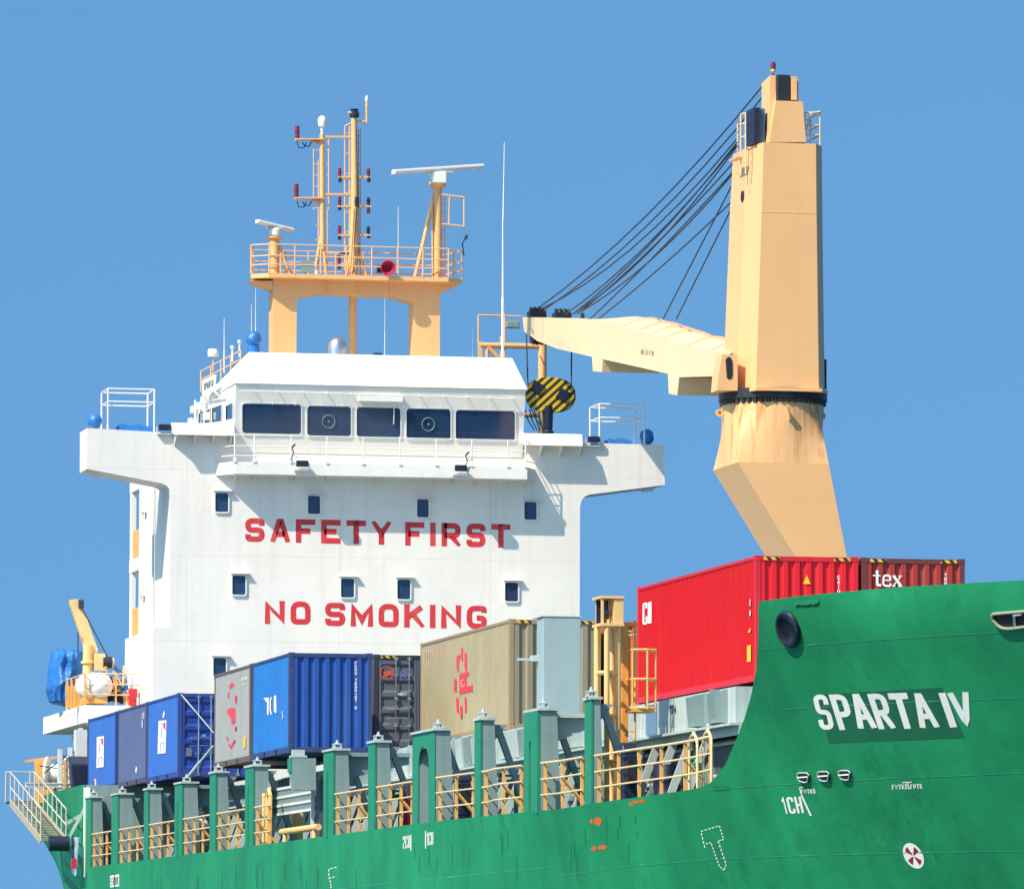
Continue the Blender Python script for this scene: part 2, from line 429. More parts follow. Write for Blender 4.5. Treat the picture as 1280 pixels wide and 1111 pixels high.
# decks
m = MB()
for xa, xb, z in ((7.05, 87.1, ZDK-.03), (-16.9, 7.0, 9.9), (87.3, 103.5, 10.2)):
    n = 24
    rows = [[(xa+(xb-xa)*k/n, s_*max(0, half(xa+(xb-xa)*k/n, z)-.12), z) for s_ in (-1, 1)] for k in range(n+1)]
    m.grid(rows)
q = [(s_*(half(87.2, z)-.15), z) for s_, z in ((-1, 7.7), (1, 7.7), (1, 10.2), (-1, 10.2))]; m.face([(87.2, y, z) for y, z in q])
m.build('deck', paint('deck_green_paint', (.03, .10, .075), .7, .2, .8, (.12, .06, .03), .4), hull)
m = MB(); m.box(6.85, 7.08, -10.36, 10.36, ZDK-.05, 10.38); m.build('poop_bulkhead', STEEL, hull)
m = MB(); m.box(6.95, 7.2, -10.43, -10.25, ZDK-.3, 10.3); m.build('bulkhead_edge', WHITE2, hull)
# name on a darker patch
hs = lambda o: (lambda px, py: hull_at(px, py, o))
m = MB()
P0 = quadmap([(1021, 868), (1178, 859), (1206, 921.5), (1036, 928.5)])
for i in range(12):
    for j in range(5):
        patch(m, [P0(i/12, 1-j/5), P0((i+1)/12, 1-j/5), P0((i+1)/12, 1-(j+1)/5), P0(i/12, 1-(j+1)/5)], hs(.005))
m.build('name_patch', DKGREEN, hull)
m = MB()
# SPARTA IV, each letter in its own surveyed quad (tl, tr, br, bl)
for ch, tl, tr, br, bl in (('S', (1015.5, 868), (1033.5, 867.3), (1044, 911), (1026, 912)), ('P', (1036, 867.6), (1057, 867), (1071, 911), (1050, 912)),
                           ('A', (1058.5, 867), (1081, 866.4), (1097, 909.4), (1073.5, 910.4)), ('R', (1084, 866.8), (1105.5, 866), (1120.5, 910), (1099, 911)),
                           ('T', (1109.5, 866), (1133.5, 865.3), (1147, 909.5), (1123, 911)), ('A', (1135.5, 866.2), (1159, 865.6), (1175, 908.5), (1151, 909.5)),
                           ('I', (1173, 865.5), (1182, 865), (1197, 908), (1188, 909)), ('V', (1184.5, 865.2), (1210, 863.8), (1222.5, 907), (1197, 908.3))):
    lettering(m, ch, (tl, tr, br, bl), hs(.009), {'I': .19, 'A': .155, 'V': .17, 'S': .16, 'T': .18, 'R': .165, 'P': .165}[ch], fine=6)
m.build('name_lettering', MARK, hull)
m = MB()
lettering(m, '1CH', ((975.5, 996), (1001, 995), (1005.5, 1015.5), (981, 1017)), hs(.007), .17, gap=.2)
for a, b in (((1002, 993), (1014, 1019)),):
    for q in ribbon([a, b], 2.2): patch(m, q, hs(.007))
m.cut(); lettering(m, 'FWTKS', ((1001, 986.5), (1019, 985.5), (1020, 991), (1002, 992)), hs(.007), .2, gap=.3)
m.cut(); lettering(m, 'FWTKS', ((1115, 980.5), (1134, 979.5), (1135, 985.5), (1115.5, 986.5)), hs(.007), .2, gap=.3)
m.cut(); lettering(m, 'FPTK', ((1138, 980), (1152.5, 979), (1153.5, 985), (1138.5, 985.8)), hs(.007), .2, gap=.3)
for q in ribbon([(1128, 977.6), (1140, 977)], 1.2)+ribbon([(1134.5, 977.2), (1137, 986)], 1.2)+ribbon([(999.5, 984), (1004, 983.6)], 1.2)+ribbon([(999.8, 984), (1001.5, 992)], 1.0): patch(m, q, hs(.007))
# tug arrows drawn in dashes
def dashes(path, wd, da, gap_):
    for a, b in zip(path, path[1:]):
        n = max(1, round(math.dist(a, b)/(da+gap_)))
        for k in range(n):
            t0 = k/n; t1 = (k+da/(da+gap_))/n
            p = [(a[0]+(b[0]-a[0])*t, a[1]+(b[1]-a[1])*t) for t in (t0, t1)]
            for q in ribbon(p, wd): patch(m, q, hs(.007))
m.cut(); dashes([(881.5, 1059), (876.5, 1038.5), (899.5, 1031.5), (905, 1048.5), (898, 1050.5), (908, 1080), (905.5, 1087), (899.5, 1082), (889, 1052.5), (881.5, 1054.5)], 1.2, 3.0, 1.8)
m.cut(); dashes([(421, 1083.5), (411.5, 1085.5), (411.5, 1096), (414, 1104), (414, 1111)], 1.1, 2.8, 1.8)
dashes([(411.5, 1097), (420, 1095)], 1.1, 2.8, 1.8)
m.cut(); lettering(m, '2CH', ((504, 1045), (513, 1043.6), (513, 1059), (504, 1060.3)), hs(.007), .18, gap=.2)
m.cut(); lettering(m, '1CH', ((533.5, 1040.5), (542, 1039.2), (542, 1055), (533.5, 1056.3)), hs(.007), .18, gap=.2)
for a, b in (((514, 1043), (514, 1063)), ((532.3, 1038), (532.3, 1060))):
    for q in ribbon([a, b], 1.1): patch(m, q, hs(.007))
m.build('tank_marking', MARK, hull)
m = MB()
patch(m, [(138, 1094), (149, 1092), (149, 1107), (138, 1108.5)], hs(.005)); m.build('mark_plate', MARK, hull)
m = MB(); lettering(m, 'ERIOK', ((138.8, 1096.5), (148.4, 1094.8), (148.4, 1105), (138.8, 1106.6)), hs(.009), .2, gap=.2)
for q in ribbon([(143.6, 1091), (143.6, 1110)], 1): patch(m, q, hs(.010))
m.build('mark_lettering', DKSTEEL, hull)
# bow thruster sign
def disc_on(mb, c, rx, ry, sl, off, a0=0, a1=2*math.pi, r0=0, n=28):
    cs = [(c[0]+math.cos(a0+(a1-a0)*k/n)*rx+math.sin(a0+(a1-a0)*k/n)*ry*sl, c[1]+math.sin(a0+(a1-a0)*k/n)*ry) for k in range(n+1)]
    for a, b in zip(cs, cs[1:]):
        i = [(c[0]+(p[0]-c[0])*r0, c[1]+(p[1]-c[1])*r0) for p in (a, b)]
        if r0: patch(mb, [a, b, i[1], i[0]], hs(off))
        else: patch(mb, [a, b, c], hs(off))
m = MB(); disc_on(m, (1142, 1069), 12.2, 16, .32, .005); sign = m.build('thruster_sign', MARK, hull)
m = MB()
for k in range(4): disc_on(m, (1142, 1069), 9.3, 12.6, .32, .010, math.pi/4+k*math.pi/2-.33, math.pi/4+k*math.pi/2+.33, .12, 6)
m.build('thruster_symbol', paint('dark_red_paint', (.30, .012, .03), .5), sign)
# touched-up primer patches and streaks of old paint
m = MB()
rp = random.Random(3)
for c, rx, ry in (((748, 1026), 5, 6), ((739.5, 1026.5), 2, 3), ((753, 1058.5), 5.5, 3.4), ((743, 1060), 3.8, 3.2), ((795, 1002.2), 5, 2.4), ((802.5, 1000.8), 3.4, 2.8), ((789, 1005), 3, 2.6)):
    pts = [(c[0]+math.cos(a*.45)*rx*rp.uniform(.7, 1.15), c[1]+math.sin(a*.45)*ry*rp.uniform(.7, 1.15)) for a in range(14)]
    patch(m, pts, hs(.005)); m.cut()
m.build('primer_patch', paint('orange_primer', (.62, .12, .02), .6, .2, 3), hull)
m = MB()
for _ in range(46):
    x = rp.choice([rp.uniform(150, 330), rp.uniform(320, 400), rp.uniform(440, 640), rp.uniform(520, 700), rp.uniform(700, 800)])
    yb = 1090-(x-103)*.1318; y0 = yb+rp.uniform(14, 60); l = rp.uniform(8, 40)
    w_ = rp.uniform(.5, 1.5)
    patch(m, [(x-w_*.3, y0), (x+w_*.4, y0-.5), (x+w_, y0+l*.6), (x+w_*.3, y0+l), (x-w_*.6, y0+l*.5)], hs(.004)); m.cut()
for c, rx, ry in (((902, 985.5), 10, 3.6), ((1008, 753), 15, 3.6)):
    for k in range(8):
        u, v = c[0]-rx+k*rx/4, c[0]-rx+(k+1)*rx/4; a_, b_ = rp.uniform(.5, 1), rp.uniform(.5, 1); f_ = lambda px: c[1]-(px-c[0])*.08
        patch(m, [(u, f_(u)-ry*.8), (v, f_(v)-ry*.8), (v, f_(v)+ry*b_), (u, f_(u)+ry*a_)], hs(.004))
m.build('paint_streak', STREAK, hull)
# plating weld seams
m = MB()
for path in ([(949, 812), (1010, 806), (1100, 799), (1200, 793), (1279, 788.5)], [(975, 886.5), (1060, 881), (1160, 876), (1279, 871.5)], [(886, 986), (980, 980), (1100, 973), (1200, 969), (1279, 965.5)],
             [(700, 1094), (800, 1081), (900, 1073), (1000, 1069), (1150, 1065), (1279, 1063)], [(420, 1111), (560, 1096), (700, 1082.5)]):
    for q in ribbon([(a[0]+(b[0]-a[0])*k/8, a[1]+(b[1]-a[1])*k/8) for a, b in zip(path, path[1:]) for k in range(9)], .8, 14): patch(m, q, hs(.006))
    m.cut()
m.build('weld_seam', paint('hull_seam_paint', (.05, .30, .17), .5), hull)
# fairleads
def ring_path(c, rx, ry, sl, n=28): return [(c[0]+math.cos(k*2*math.pi/n)*rx+math.sin(k*2*math.pi/n)*ry*sl, c[1]+math.sin(k*2*math.pi/n)*ry) for k in range(n)]
def fairlead(path, rim, rmat, bmat, centre):
    m = MB(); pts = [hull_at(*p, .05) for p in path]
    m.loop(pts, rim, 10); o = m.build('fairlead', rmat, hull, smooth=True)
    k = MB(); c = hull_at(*centre, .01)
    inner = [hull_at(*p, .02) for p in path]; mid = [c+(p-c)*.55+Vector((0, 0, 0)) for p in inner]
    for i in range(len(inner)):
        j = (i+1) % len(inner); k.face([inner[i], inner[j], c])
    k.build('opening', bmat, o)  # black disc over uncut plating, painting the dark of the hole
    return o
def bowl(path, name_, mat, parent, centre, depth=.5):
    """opening with a rolled throat: concave steel shell standing a little proud of the plating"""
    c = hull_at(*centre, .03); k = MB(); rows = []
    for f_, d_ in ((1.0, .06), (.86, .10), (.7, .07), (.5, .045), (.25, .035), (.02, .03)):
        rows.append([c+(hull_at(*p, d_)-hull_at(*centre, d_))*f_+(hull_at(*centre, d_)-c) for p in path+[path[0]]])
    k.grid(rows); return k.build(name_, mat, parent, smooth=True)
pth = ring_path((987, 785), 11.5, 19.5, .18)
fl = fairlead(pth, .055, NAVY, BLACK, (987, 785)); fl['label'] = 'oval black hawse opening high on the bow'
bowl(pth, 'throat', paint('polished_throat', (.008, .010, .018), .22, .2, 2), fl, (989, 790))  # near-black base colour carries the dark inside the hawse
slot = fillet([(1264, 764), (1300, 761), (1300, 780), (1262, 784.5), (1252, 783), (1242, 772), (1242, 766), (1264, 764)], 7, 5)
fl = fairlead(slot, .03, paint('slot_rim', (.28, .32, .22), .5), BLACK, (1275, 773)); fl['label'] = 'long rounded mooring slot at the bow'
m = MB()
for a, b in (((1269, 764), (1270, 783)), ((1269, 767), (1279, 766))):
    m.bar(hull_at(*a, .04), hull_at(*b, .04), .05, .05)
m.build('slot_roller', LSTEEL, fl)
for cx, cy in ((1006, 970.5), (1031.3, 969), (1057.5, 967.5)):
    pth = [(cx+a*7.3, cy+b*6.0) for a, b in ((-1, -.75), (-.6, -1), (.7, -1), (1, -.6), (.85, .2), (.75, .9), (.2, 1), (-.55, .75), (-.95, 0))]
    fl = fairlead(pth, .013, LSTEEL, BLACK, (cx, cy))
    m = MB(); m.bar(hull_at(cx-6.3, cy-.4, .06), hull_at(cx+6.2, cy-1.2, .06), .02, .022); m.build('crossbar', MARK, fl)

# ================================================================== THE DECKHOUSE
X0 = 0.0
F = lambda px, py, x=X0: at(px, py, x=x)
dh = thing('deckhouse', 'tall white bridge deckhouse with red safety lettering and wide wings', 'deckhouse', (-4, 0, ZDK))
def arc(c, r, a0, a1, n=5): return [(c[0]+r*math.cos(a0+(a1-a0)*k/n), c[1]+r*math.sin(a0+(a1-a0)*k/n)) for k in range(n+1)]
zlo = ZDK-.02
out = [F(108.9, 535), F(205, 540.5), F(733, 553.5), F(831, 556), F(831, 606), F(737, 618), F(731, 620.5), F(727, 625), F(725, 633)]
yR = F(724.3, 700).y; yL = F(212.6, 700).y; yLL = F(190.8, 860).y
out += [Vector((0, yR, zlo)), Vector((0, yLL, zlo)), F(190.8, 784.5), F(212.2, 784)]
out[-2].y = yLL
out += [Vector((0, yL, F(213, 622).z)), F(212, 612), F(208.5, 607), F(202, 604), F(108.9, 586)]
WD = 1.75                                        # depth of wing
m = MB(); m.prism(out, (-WD, 0, 0))
zW = F(300, 545).z
m.box(-7.2, -WD-.002, yL+.02, yR-.02, zlo, zW-.05)
m.box(-6.6, -WD-.004, yLL+.03, yL+.4, zlo, F(190.8, 784.5).z-.02)
m.build('wall', WHITE, dh)
# aft landings with posts and rail panels on the starboard side
lv = [at(168, 604, y=yL).z, at(168, 704, y=yL).z, at(168, 801, y=yL).z]
m = MB()
for z in lv: m.box(-9.2, -7.18, yL-.02, yR-.3, z-.28, z+.16)
m.box(-9.15, -8.7, yL-.01, yL+.14, zlo, lv[0])
m.box(-9.2, -7.2, yR-.4, yR-.1, zlo, lv[0])
m.build('aft_landing', WHITE2, dh)
for z in (lv[1], lv[2]):
    m = MB(); m.box(-9.0, -7.2, yL+.02, yL+.06, z+.2, z+1.12); m.build('landing_panel', ORANGE, dh)
# pipes and door on the starboard wall
m = MB()
m.tube((-3.4, yL-.06, ZDK), (-3.4, yL-.06, zW-1.5), .045); m.tube((-2.2, yLL-.06, ZDK), (-2.2, yLL-.06, 13.6), .04); m.tube((-2.9, yLL-.06, ZDK), (-2.9, yLL-.06, 13.6), .04)
for px, py in ((181, 632), (179, 736), (176, 835)):
    p = at(px, py, y=yL-.02); m.box(p.x-.15, p.x+.25, yL-.14, yL+.02, p.z-.25, p.z+.1); m.tube(p+Vector((0, -.06, -.2)), p+Vector((0, -.06, -1.5)), .02)
m.build('wall_fittings', OFFW, dh)
# portholes
def rrect(xa, ya, xb, yb, sk, r, n=5):
    """rounded pixel rectangle whose right end sits sk lower"""
    o = []
    for cx, cy, a in ((xb-r, ya+r, -math.pi/2), (xb-r, yb-r, 0), (xa+r, yb-r, math.pi/2), (xa+r, ya+r, math.pi)):
        o += [(cx+r*math.cos(a+math.pi/2*k/n), cy+r*math.sin(a+math.pi/2*k/n)) for k in range(n+1)]
    return [(px, py+sk*(px-xa)/(xb-xa)) for px, py in o]
def pane_frame(o, i, surf, proud, parent, fname, pname, fm):
    """frame between outer and inner outline, pane set back inside it"""
    f_ = MB(); n = len(o)
    for k in range(n):
        j = (k+1) % n
        a, b, c, d = surf(*o[k], proud), surf(*o[j], proud), surf(*i[j], proud), surf(*i[k], proud)
        f_.face([a, b, c, d]); f_.face([surf(*o[k], -.01), surf(*o[j], -.01), b, a]); f_.face([d, c, surf(*i[j], -.01), surf(*i[k], -.01)])
    fo = f_.build(fname, fm, parent, smooth=False)
    g = MB(); g.face([surf(*p, .006) for p in i]); g.build(pname, GLASS, fo)
    return fo
fl_s = lambda px, py, off=0.0: F(px, py, X0+off)
holes = [(269.2, 615.8, 285.3, 639.5), (385, 619.3, 400, 642), (521.3, 623.6, 535.8, 646.2), (655.5, 627, 670.7, 649.2),
         (290.5, 719, 306.8, 743), (426.3, 722.8, 442.6, 746.4), (496.8, 724, 512.8, 748.6), (631.4, 727.8, 647.6, 751.2), (266.8, 822, 282.5, 846)]
for xa, ya, xb, yb in holes:
    fo = pane_frame(rrect(xa-1.6, ya-1.6, xb+1.6, yb+1.6, .4, 3.4), rrect(xa, ya, xb, yb, .4, 2.4), fl_s, .06, dh, 'porthole', 'pane', WHITE2)
    b = MB(); z = F(xa, ya-2.6).z; ya_, yb_ = F(xa-3, ya).y, F(xb+4.5, ya).y
    b.hexa([(0, ya_, z), (.16, ya_, z-.02), (.16, yb_, z-.02), (0, yb_, z)], [(0, ya_, z+.03), (.16, ya_, z+.01), (.16, yb_, z+.01), (0, yb_, z+.03)])
    b.bar((0.03, yb_, z), (.03, yb_+.12, z-.17), .02); b.build('rain_brow', WHITE2, fo)
# red lettering
m = MB(); sf = lambda px, py: F(px, py, .005)
lettering(m, 'SAFETY', ((306.5, 647.3), (489, 651.2), (489, 681), (306.5, 676.8)), sf, .235, gap=.30)
m.cut(); lettering(m, 'FIRST', ((506.4, 652.2), (638, 655.2), (638, 684.8), (506.4, 681.6)), sf, .235, gap=.30)
m.cut(); lettering(m, 'NO', ((331, 750.4), (388.3, 751.6), (388.3, 780.6), (331, 779.6)), sf, .24, gap=.28)
m.cut(); lettering(m, 'SMOKING', ((406.3, 752.8), (608.5, 757), (608.5, 786.3), (406.3, 782)), sf, .24, gap=.26)
m.build('warning_lettering', RED_T, dh)

# wheelhouse with forward raked windows and sloped roof edge
LEAN = .55
zb = F(292, 552).z - .35
TL = F(295, 475.5, LEAN); TR = F(657, 490, LEAN); zt = (TL.z+TR.z)/2; TL.z = TR.z = zt
yl, yr = TL.y, TR.y
BL = Vector((.02, yl, zb)); BR = Vector((.02, yr, zb))
XR = -8.2
CL = F(311, 438.8, -1.0); CR = F(640, 449, -1.0); zc = (CL.z+CR.z)/2; CL.z = CR.z = zc
m = MB()
m.face([BL, BR, TR, TL]); m.face([BL, TL, (XR, yl, zt), (XR, yl, zb)]); m.face([BR, (XR, yr, zb), (XR, yr, zt), TR]); m.face([(XR, yl, zb), (XR, yl, zt), (XR, yr, zt), (XR, yr, zb)])
wh = m.build('wheelhouse', WHITE2, dh)
m = MB(); EL, ER = Vector((XR, yl, zt)), Vector((XR, yr, zt)); up_ = Vector((0, 0, .03))
ov = .05
A_, B_ = TL+Vector((ov, -ov, 0)), TR+Vector((ov, ov, 0))
m.face([A_, B_, CR, CL]); m.face([A_, CL, EL]); m.face([B_, ER, CR]); m.face([CL, CR, ER, EL]); m.face([A_, EL, ER, B_])
m.build('roof', WHITE2, wh)
lean = lambda py_z: .02+(LEAN-.02)*(py_z-zb)/(zt-zb)
def whs(px, py, off=0.0):
    p = F(px, py, .3)
    for _ in range(4): p = F(px, py, lean(p.z)+off)
    return p
wins = [(303, 504.4, 376.2, 541.3), (384.2, 507.4, 438.6, 544.3), (446, 508.9, 500.4, 545.8), (508.2, 510.7, 563.2, 548.4), (569.8, 512.6, 643.6, 549.6)]
for n_, (xa, ya, xb, yb) in enumerate(wins):
    sk = (xb-xa)*.021
    fo = pane_frame(rrect(xa-1.6, ya-1.4, xb+1.6, yb+1.4, sk, 5), rrect(xa, ya, xb, yb, sk, 4), whs, .035, wh, 'bridge_window', 'pane', WHITE2)
    if n_ in (1, 3):
        cx, cy = ((410.8, 526.8), (535.4, 530.3))[n_ == 3]
        k = MB(); pts = [whs(cx+7.8*math.cos(a*math.pi/12), cy+8.2*math.sin(a*math.pi/12), .03) for a in range(25)]
        k.pipe(pts, .014, 6); k.lathe(whs(cx, cy, .02), [(.03, 0), (.03, .03)], 10, (1, 0, 0)); k.build('clear_view_screen', STEEL, fo)
# grab rail and wiper box above the windows
m = MB()
a, b = whs(301, 488.5, .13), whs(652, 498.5, .13); m.tube(a, b, .016)
for px in (318, 347, 378, 409, 439, 470, 500, 525, 555, 584, 613, 640): m.tube(whs(px, 488.9+(px-301)*.0285, .13), whs(px, 487+(px-301)*.0285, .0), .014)
for px in (341, 369.5, 402, 429, 465.6, 493.7, 525.6, 551, 584, 614): m.tube(whs(px, 489+(px-301)*.0285, .13), whs(px, 505+(px-301)*.024, .06), .012)
m.build('grab_rail', WHITE2, wh)
m = MB(); a, b = whs(449, 494, .1), whs(503, 500.5, .1); m.box(.42, .62, a.y, b.y, b.z-.05, a.z+.02)
m.bar(whs(493, 500, .08), whs(492, 530, .05), .03); m.build('wiper_box', WHITE2, wh)
# side windows
for xa, ya, xb, yb in ((282, 507, 290.3, 524), (265, 509.5, 276.5, 527), (256, 514, 262, 528), (248, 517, 254, 529)):
    sd = lambda px, py, off=0.0: at(px, py, y=yl-off)
    sl_ = -.6
    pane_frame([(xa-.8, ya-.2), (xb+.6, ya-4.6), (xb+.6, yb+.2), (xa-.8, yb+2)], [(xa, ya+.6), (xb, ya-3.6), (xb, yb-.6), (xa, yb+1)], sd, .03, wh, 'side_window', 'pane', WHITE2)
# name board on the wheelhouse side
m = MB(); nb = [at(252, 476, y=yl-.25), at(268.5, 468, y=yl-.25), at(267, 488, y=yl-.25), at(253, 495, y=yl-.25)]
m.prism(nb, (0, .06, 0)); m.bar(nb[3], nb[3]+Vector((0, .4, -.4)), .05); m.bar(nb[2], nb[2]+Vector((0, .4, -.4)), .05)
nbo = m.build('name_board', WHITE2, dh)
m = MB(); lettering(m, 'SPARTA', ((254.5, 479.5), (267, 473.8), (266, 482.5), (254.6, 487.8)), lambda px, py: at(px, py, y=yl-.262), .2, gap=.35); m.build('board_lettering', DKSTEEL, nbo)
m = MB()
for px, py in ((259, 500), (262, 520), (246, 512), (243, 527), (252, 508)):
    p = at(px, py, y=yl); m.box(p.x-.25, p.x+.2, yl-.2, yl+.02, p.z-.12, p.z+.12)
m.tube(at(244, 500, y=yl-.1), at(244, 545, y=yl-.1), .04); m.tube(at(266, 500, y=yl-.06), at(281, 497, y=yl-.06), .03)
m.build('side_fittings', OFFW, wh)

# catwalk under the bridge windows
PC = .9
cwl, cwr = F(269.5, 590.5), F(662, 600)
fl_, fr_ = F(293.5, 592, PC), F(659, 599.3, PC)
zb_, zt_ = F(400, 594, PC).z, F(400, 578.8, PC).z
m = MB()
plan = [(0, cwl.y), (PC, fl_.y), (PC, fr_.y), (0, fr_.y+.45)]
m.hexa([(x, y, zb_) for x, y in plan], [(x, y, zt_) for x, y in plan])
# toe plate standing up at the outboard edge
for px in (294, 318, 365, 409, 470, 545, 590, 631, 655):
    y = F(px, 597, .3).y; m.prism([(0, y, zb_), (.42, y, zb_), (0, y, zb_-.22)], (0, .03, 0))
cw = m.build('catwalk', WHITE2, dh)
m = MB()
zr = [F(400, 545.2, PC).z, F(400, 559, PC).z, F(400, 571, PC).z]
edge = [(PC-.04, F(px, 570, PC-.04).y) for px in (293.5, 318, 364, 409, 454, 500, 545.5, 590, 635, 657)]
for x, y in edge:
    m.tube((x, y, zt_-.12), (x, y, zr[0]), .022); m.box(x-.03, x+.07, y-.05, y+.05, zt_-.02, zt_+.12)
for z in zr:
    m.tube((x, edge[0][1], z), (x, edge[-1][1], z), .016); m.tube((.02, cwl.y, z), (x, edge[0][1], z), .016); m.tube((.02, fr_.y+.45, z), (x, edge[-1][1], z), .016)
m.build('rail', WHITE2, cw)
# wind deflectors on the wings, each a bent plate on brackets
for pa, pb, brs in (((216.5, 528.5), (293, 531.5), (219, 243, 266, 288)), ((654, 541.5), (728, 543.8), (676, 701, 725))):
    a, b = F(*pa, .5), F(*pb, .5); z1 = F(pa[0], pa[1]+14.5, .5).z; z0 = z1-.04
    m = MB(); m.hexa([(0.0, a.y, z1+.12), (.62, a.y, z1-.02), (.62, b.y, z1-.02), (0.0, b.y, z1+.12)], [(0.0, a.y, a.z+.05), (.5, a.y, a.z), (.5, b.y, a.z), (0.0, b.y, a.z+.05)])
    for px in brs:
        y = F(px, 560, .3).y; m.prism([(0.0, y, z1+.1), (.55, y, z1), (.35, y, z1-.12), (0.0, y, z1-.35)], (0, .04, 0))
    m.build('wind_deflector', WHITE2, dh, bevel=.02)
# underside pipes beneath wing tips
m = MB()
for a, b, c_, d in (((110, 590), (112, 594), (127, 596.5), (131, 592)), ((801, 609), (801, 614), (815, 613), (818, 608))):
    m.pipe([F(*a, -.9), F(*b, -.9), F(*c_, -.9), F(*d, -.9)], .03)
m.build('wing_pipe', WHITE2, dh)
# ================================================================== SIGNAL MAST on the wheelhouse top
XM = -5.0
M_ = lambda px, py, dx=0.0: F(px, py, XM+dx)
mast = thing('signal_mast', 'cream portal mast with railed platform and tall light masts on the bridge roof', 'mast', M_(443, 445))
zr_ = zc-2.2
def leg(pa, pb, name='leg'):
    a, b = M_(pa, 360), M_(pb, 360); m = MB(); m.box(XM-.85, XM, a.y, b.y, zr_, M_(400, 352).z); m.build(name, MASTC, mast)
leg(341.5, 371); leg(517, 550)
m = MB()
bm_ = [M_(341.5, 349), M_(550, 353), M_(550, 375), M_(517, 379.5), M_(493, 370), M_(398, 366.5), M_(371, 373), M_(341.5, 371)]
bm_[3] = M_(519, 379); m.prism([p+Vector((.015, 0, 0)) for p in bm_], (-.88, 0, 0))
for px in (408, 447, 486.5): m.bar(M_(px, 350, .03), M_(px, 368, .03), .03)
m.build('crossbeam', MASTC, mast)
pz0, pz1 = M_(443, 351.5).z, M_(443, 346.3).z
m = MB()
ya, yb = M_(313, 345).y, M_(576.5, 350).y
plan = [(XM-1.3, ya+.3), (XM+.1, ya), (XM+.55, ya+.55), (XM+.55, yb-.55), (XM+.1, yb), (XM-1.3, yb-.3)]
m.hexa([(x, y, pz0) for x, y in plan], [(x, y, pz1) for x, y in plan])
m.prism([M_(313, 351), M_(341, 351), M_(341, 362)], (-.8, 0, 0)); m.prism([M_(577, 354), M_(550, 368), M_(550, 354)], (-.8, 0, 0))
m.build('platform', MASTC, mast)
m = MB()
rz = [pz1+(M_(443, 341).z-M_(443, 341+d).z) for d in (11, 22, 36)]
pl = plan+[plan[0]]
for a, b in zip(pl, pl[1:]):
    for z in rz: m.tube((*a, z), (*b, z), .022)
    n = max(1, round(math.dist(a, b)/.95))
    for k in range(n): x, y = a[0]+(b[0]-a[0])*k/n, a[1]+(b[1]-a[1])*k/n; m.tube((x, y, pz1), (x, y, rz[2]), .024)
m.build('platform_rail', MASTC, mast)
m = MB(); m.tube(M_(441, 352, -.9), Vector((XM-.9, M_(441, 445, -.9).y, zr_)), .14, None, 14); m.build('centre_post', MASTC, mast, smooth=True)
# main light mast
m = MB()
def cant(pxa, pya, pxb, pyb, r=.05, dx=0.0): m.tube(M_(pxa, pya, dx), M_(pxb, pyb, dx), r)
m.tube(M_(442, 346), M_(443, 238), .16, .13, 12); m.tube(M_(443, 238), M_(442.5, 148), .12, .10, 12)
for y0, ext in ((221.5, 20), (258, 21), (294, 20)): m.bar(M_(443-ext, y0), M_(443+ext, y0), .09, .07)
m.bar(M_(423, 331), M_(443, 331), .09, .07); m.bar(M_(424, 317), M_(444, 317), .06, .06)
m.tube(M_(445, 300), M_(458, 345), .05); m.tube(M_(441, 300), M_(433, 345), .05)
m.tube(M_(443, 152), M_(458.5, 152), .035); m.tube(M_(458.5, 154), M_(458.5, 132), .04); m.tube(M_(458.5, 134), M_(458.5, 121), .05, .03)
m.tube(M_(435, 141.5), M_(451, 141.5), .05)
for y0 in (166, 192, 217, 241, 265, 290, 314): m.bar(M_(431, y0), M_(443, y0), .03)
for y0 in range(170, 340, 9): m.bar(M_(446, y0, -.2), M_(450.5, y0, -.2), .02)
m.tube(M_(431, 158), M_(431, 338), .025); m.tube(M_(437, 158), M_(437, 338), .025); m.tube(M_(450.5, 160, -.2), M_(450.5, 344, -.2), .02); m.tube(M_(431, 158), M_(441, 153), .025)
m.build('main_mast', MASTC, mast, smooth=True)
m = MB()
m.pipe([M_(445.5, 160, .15), M_(447.5, 240, .2), M_(443, 300, .2), M_(445, 325, .2), M_(441, 343, .2)], .014); m.pipe([M_(443, 262, .18), M_(439, 330, .2), M_(437, 344, .2)], .012); m.pipe([M_(448, 162, .1), M_(449, 330, .15)], .012)
for xa, ya in ((372, 179), (372, 253)):
    m.pipe([M_(xa-.5, ya-2), M_(xa+1, ya+6), M_(xa+8, ya+6), M_(xa+11, ya-1)], .018); m.pipe([M_(xa+6, ya-1), M_(xa+9, ya+4), M_(xa+15, ya+4), M_(xa+17, ya-2)], .02)
m.build('cable_run', ROPE, mast)
# second light mast
m = MB()
m.tube(M_(403, 312), M_(402.5, 168), .09, .08, 10); m.tube(M_(403.5, 285), M_(393, 343), .06); m.tube(M_(402.5, 285), M_(408, 343), .06)
m.tube(M_(392, 182), M_(392, 262), .02); m.tube(M_(411, 172), M_(411, 262), .025); m.tube(M_(398, 200), M_(398, 340), .02); m.tube(M_(409.5, 262), M_(409, 340), .02)
for y0 in (178, 188, 205, 219, 233, 248, 260): m.bar(M_(391.5, y0), M_(411.5, y0), .03)
for y0 in (282, 300, 318): m.bar(M_(394, y0), M_(411, y0), .025)
m.bar(M_(369, 174.5), M_(404, 174.5), .3, .05); m.bar(M_(368, 248), M_(404, 248), .3, .05)
m.prism([M_(389, 176), M_(404, 176), M_(404, 181)], (-.2, 0, 0)); m.prism([M_(389, 249.5), M_(404, 249.5), M_(404, 254)], (-.2, 0, 0))
m.bar(M_(404, 171), M_(441, 171.5), .07); m.bar(M_(404, 243), M_(441, 243), .07); m.bar(M_(398, 316), M_(441, 317), .06)
m.build('light_mast', MASTC, mast, smooth=True)
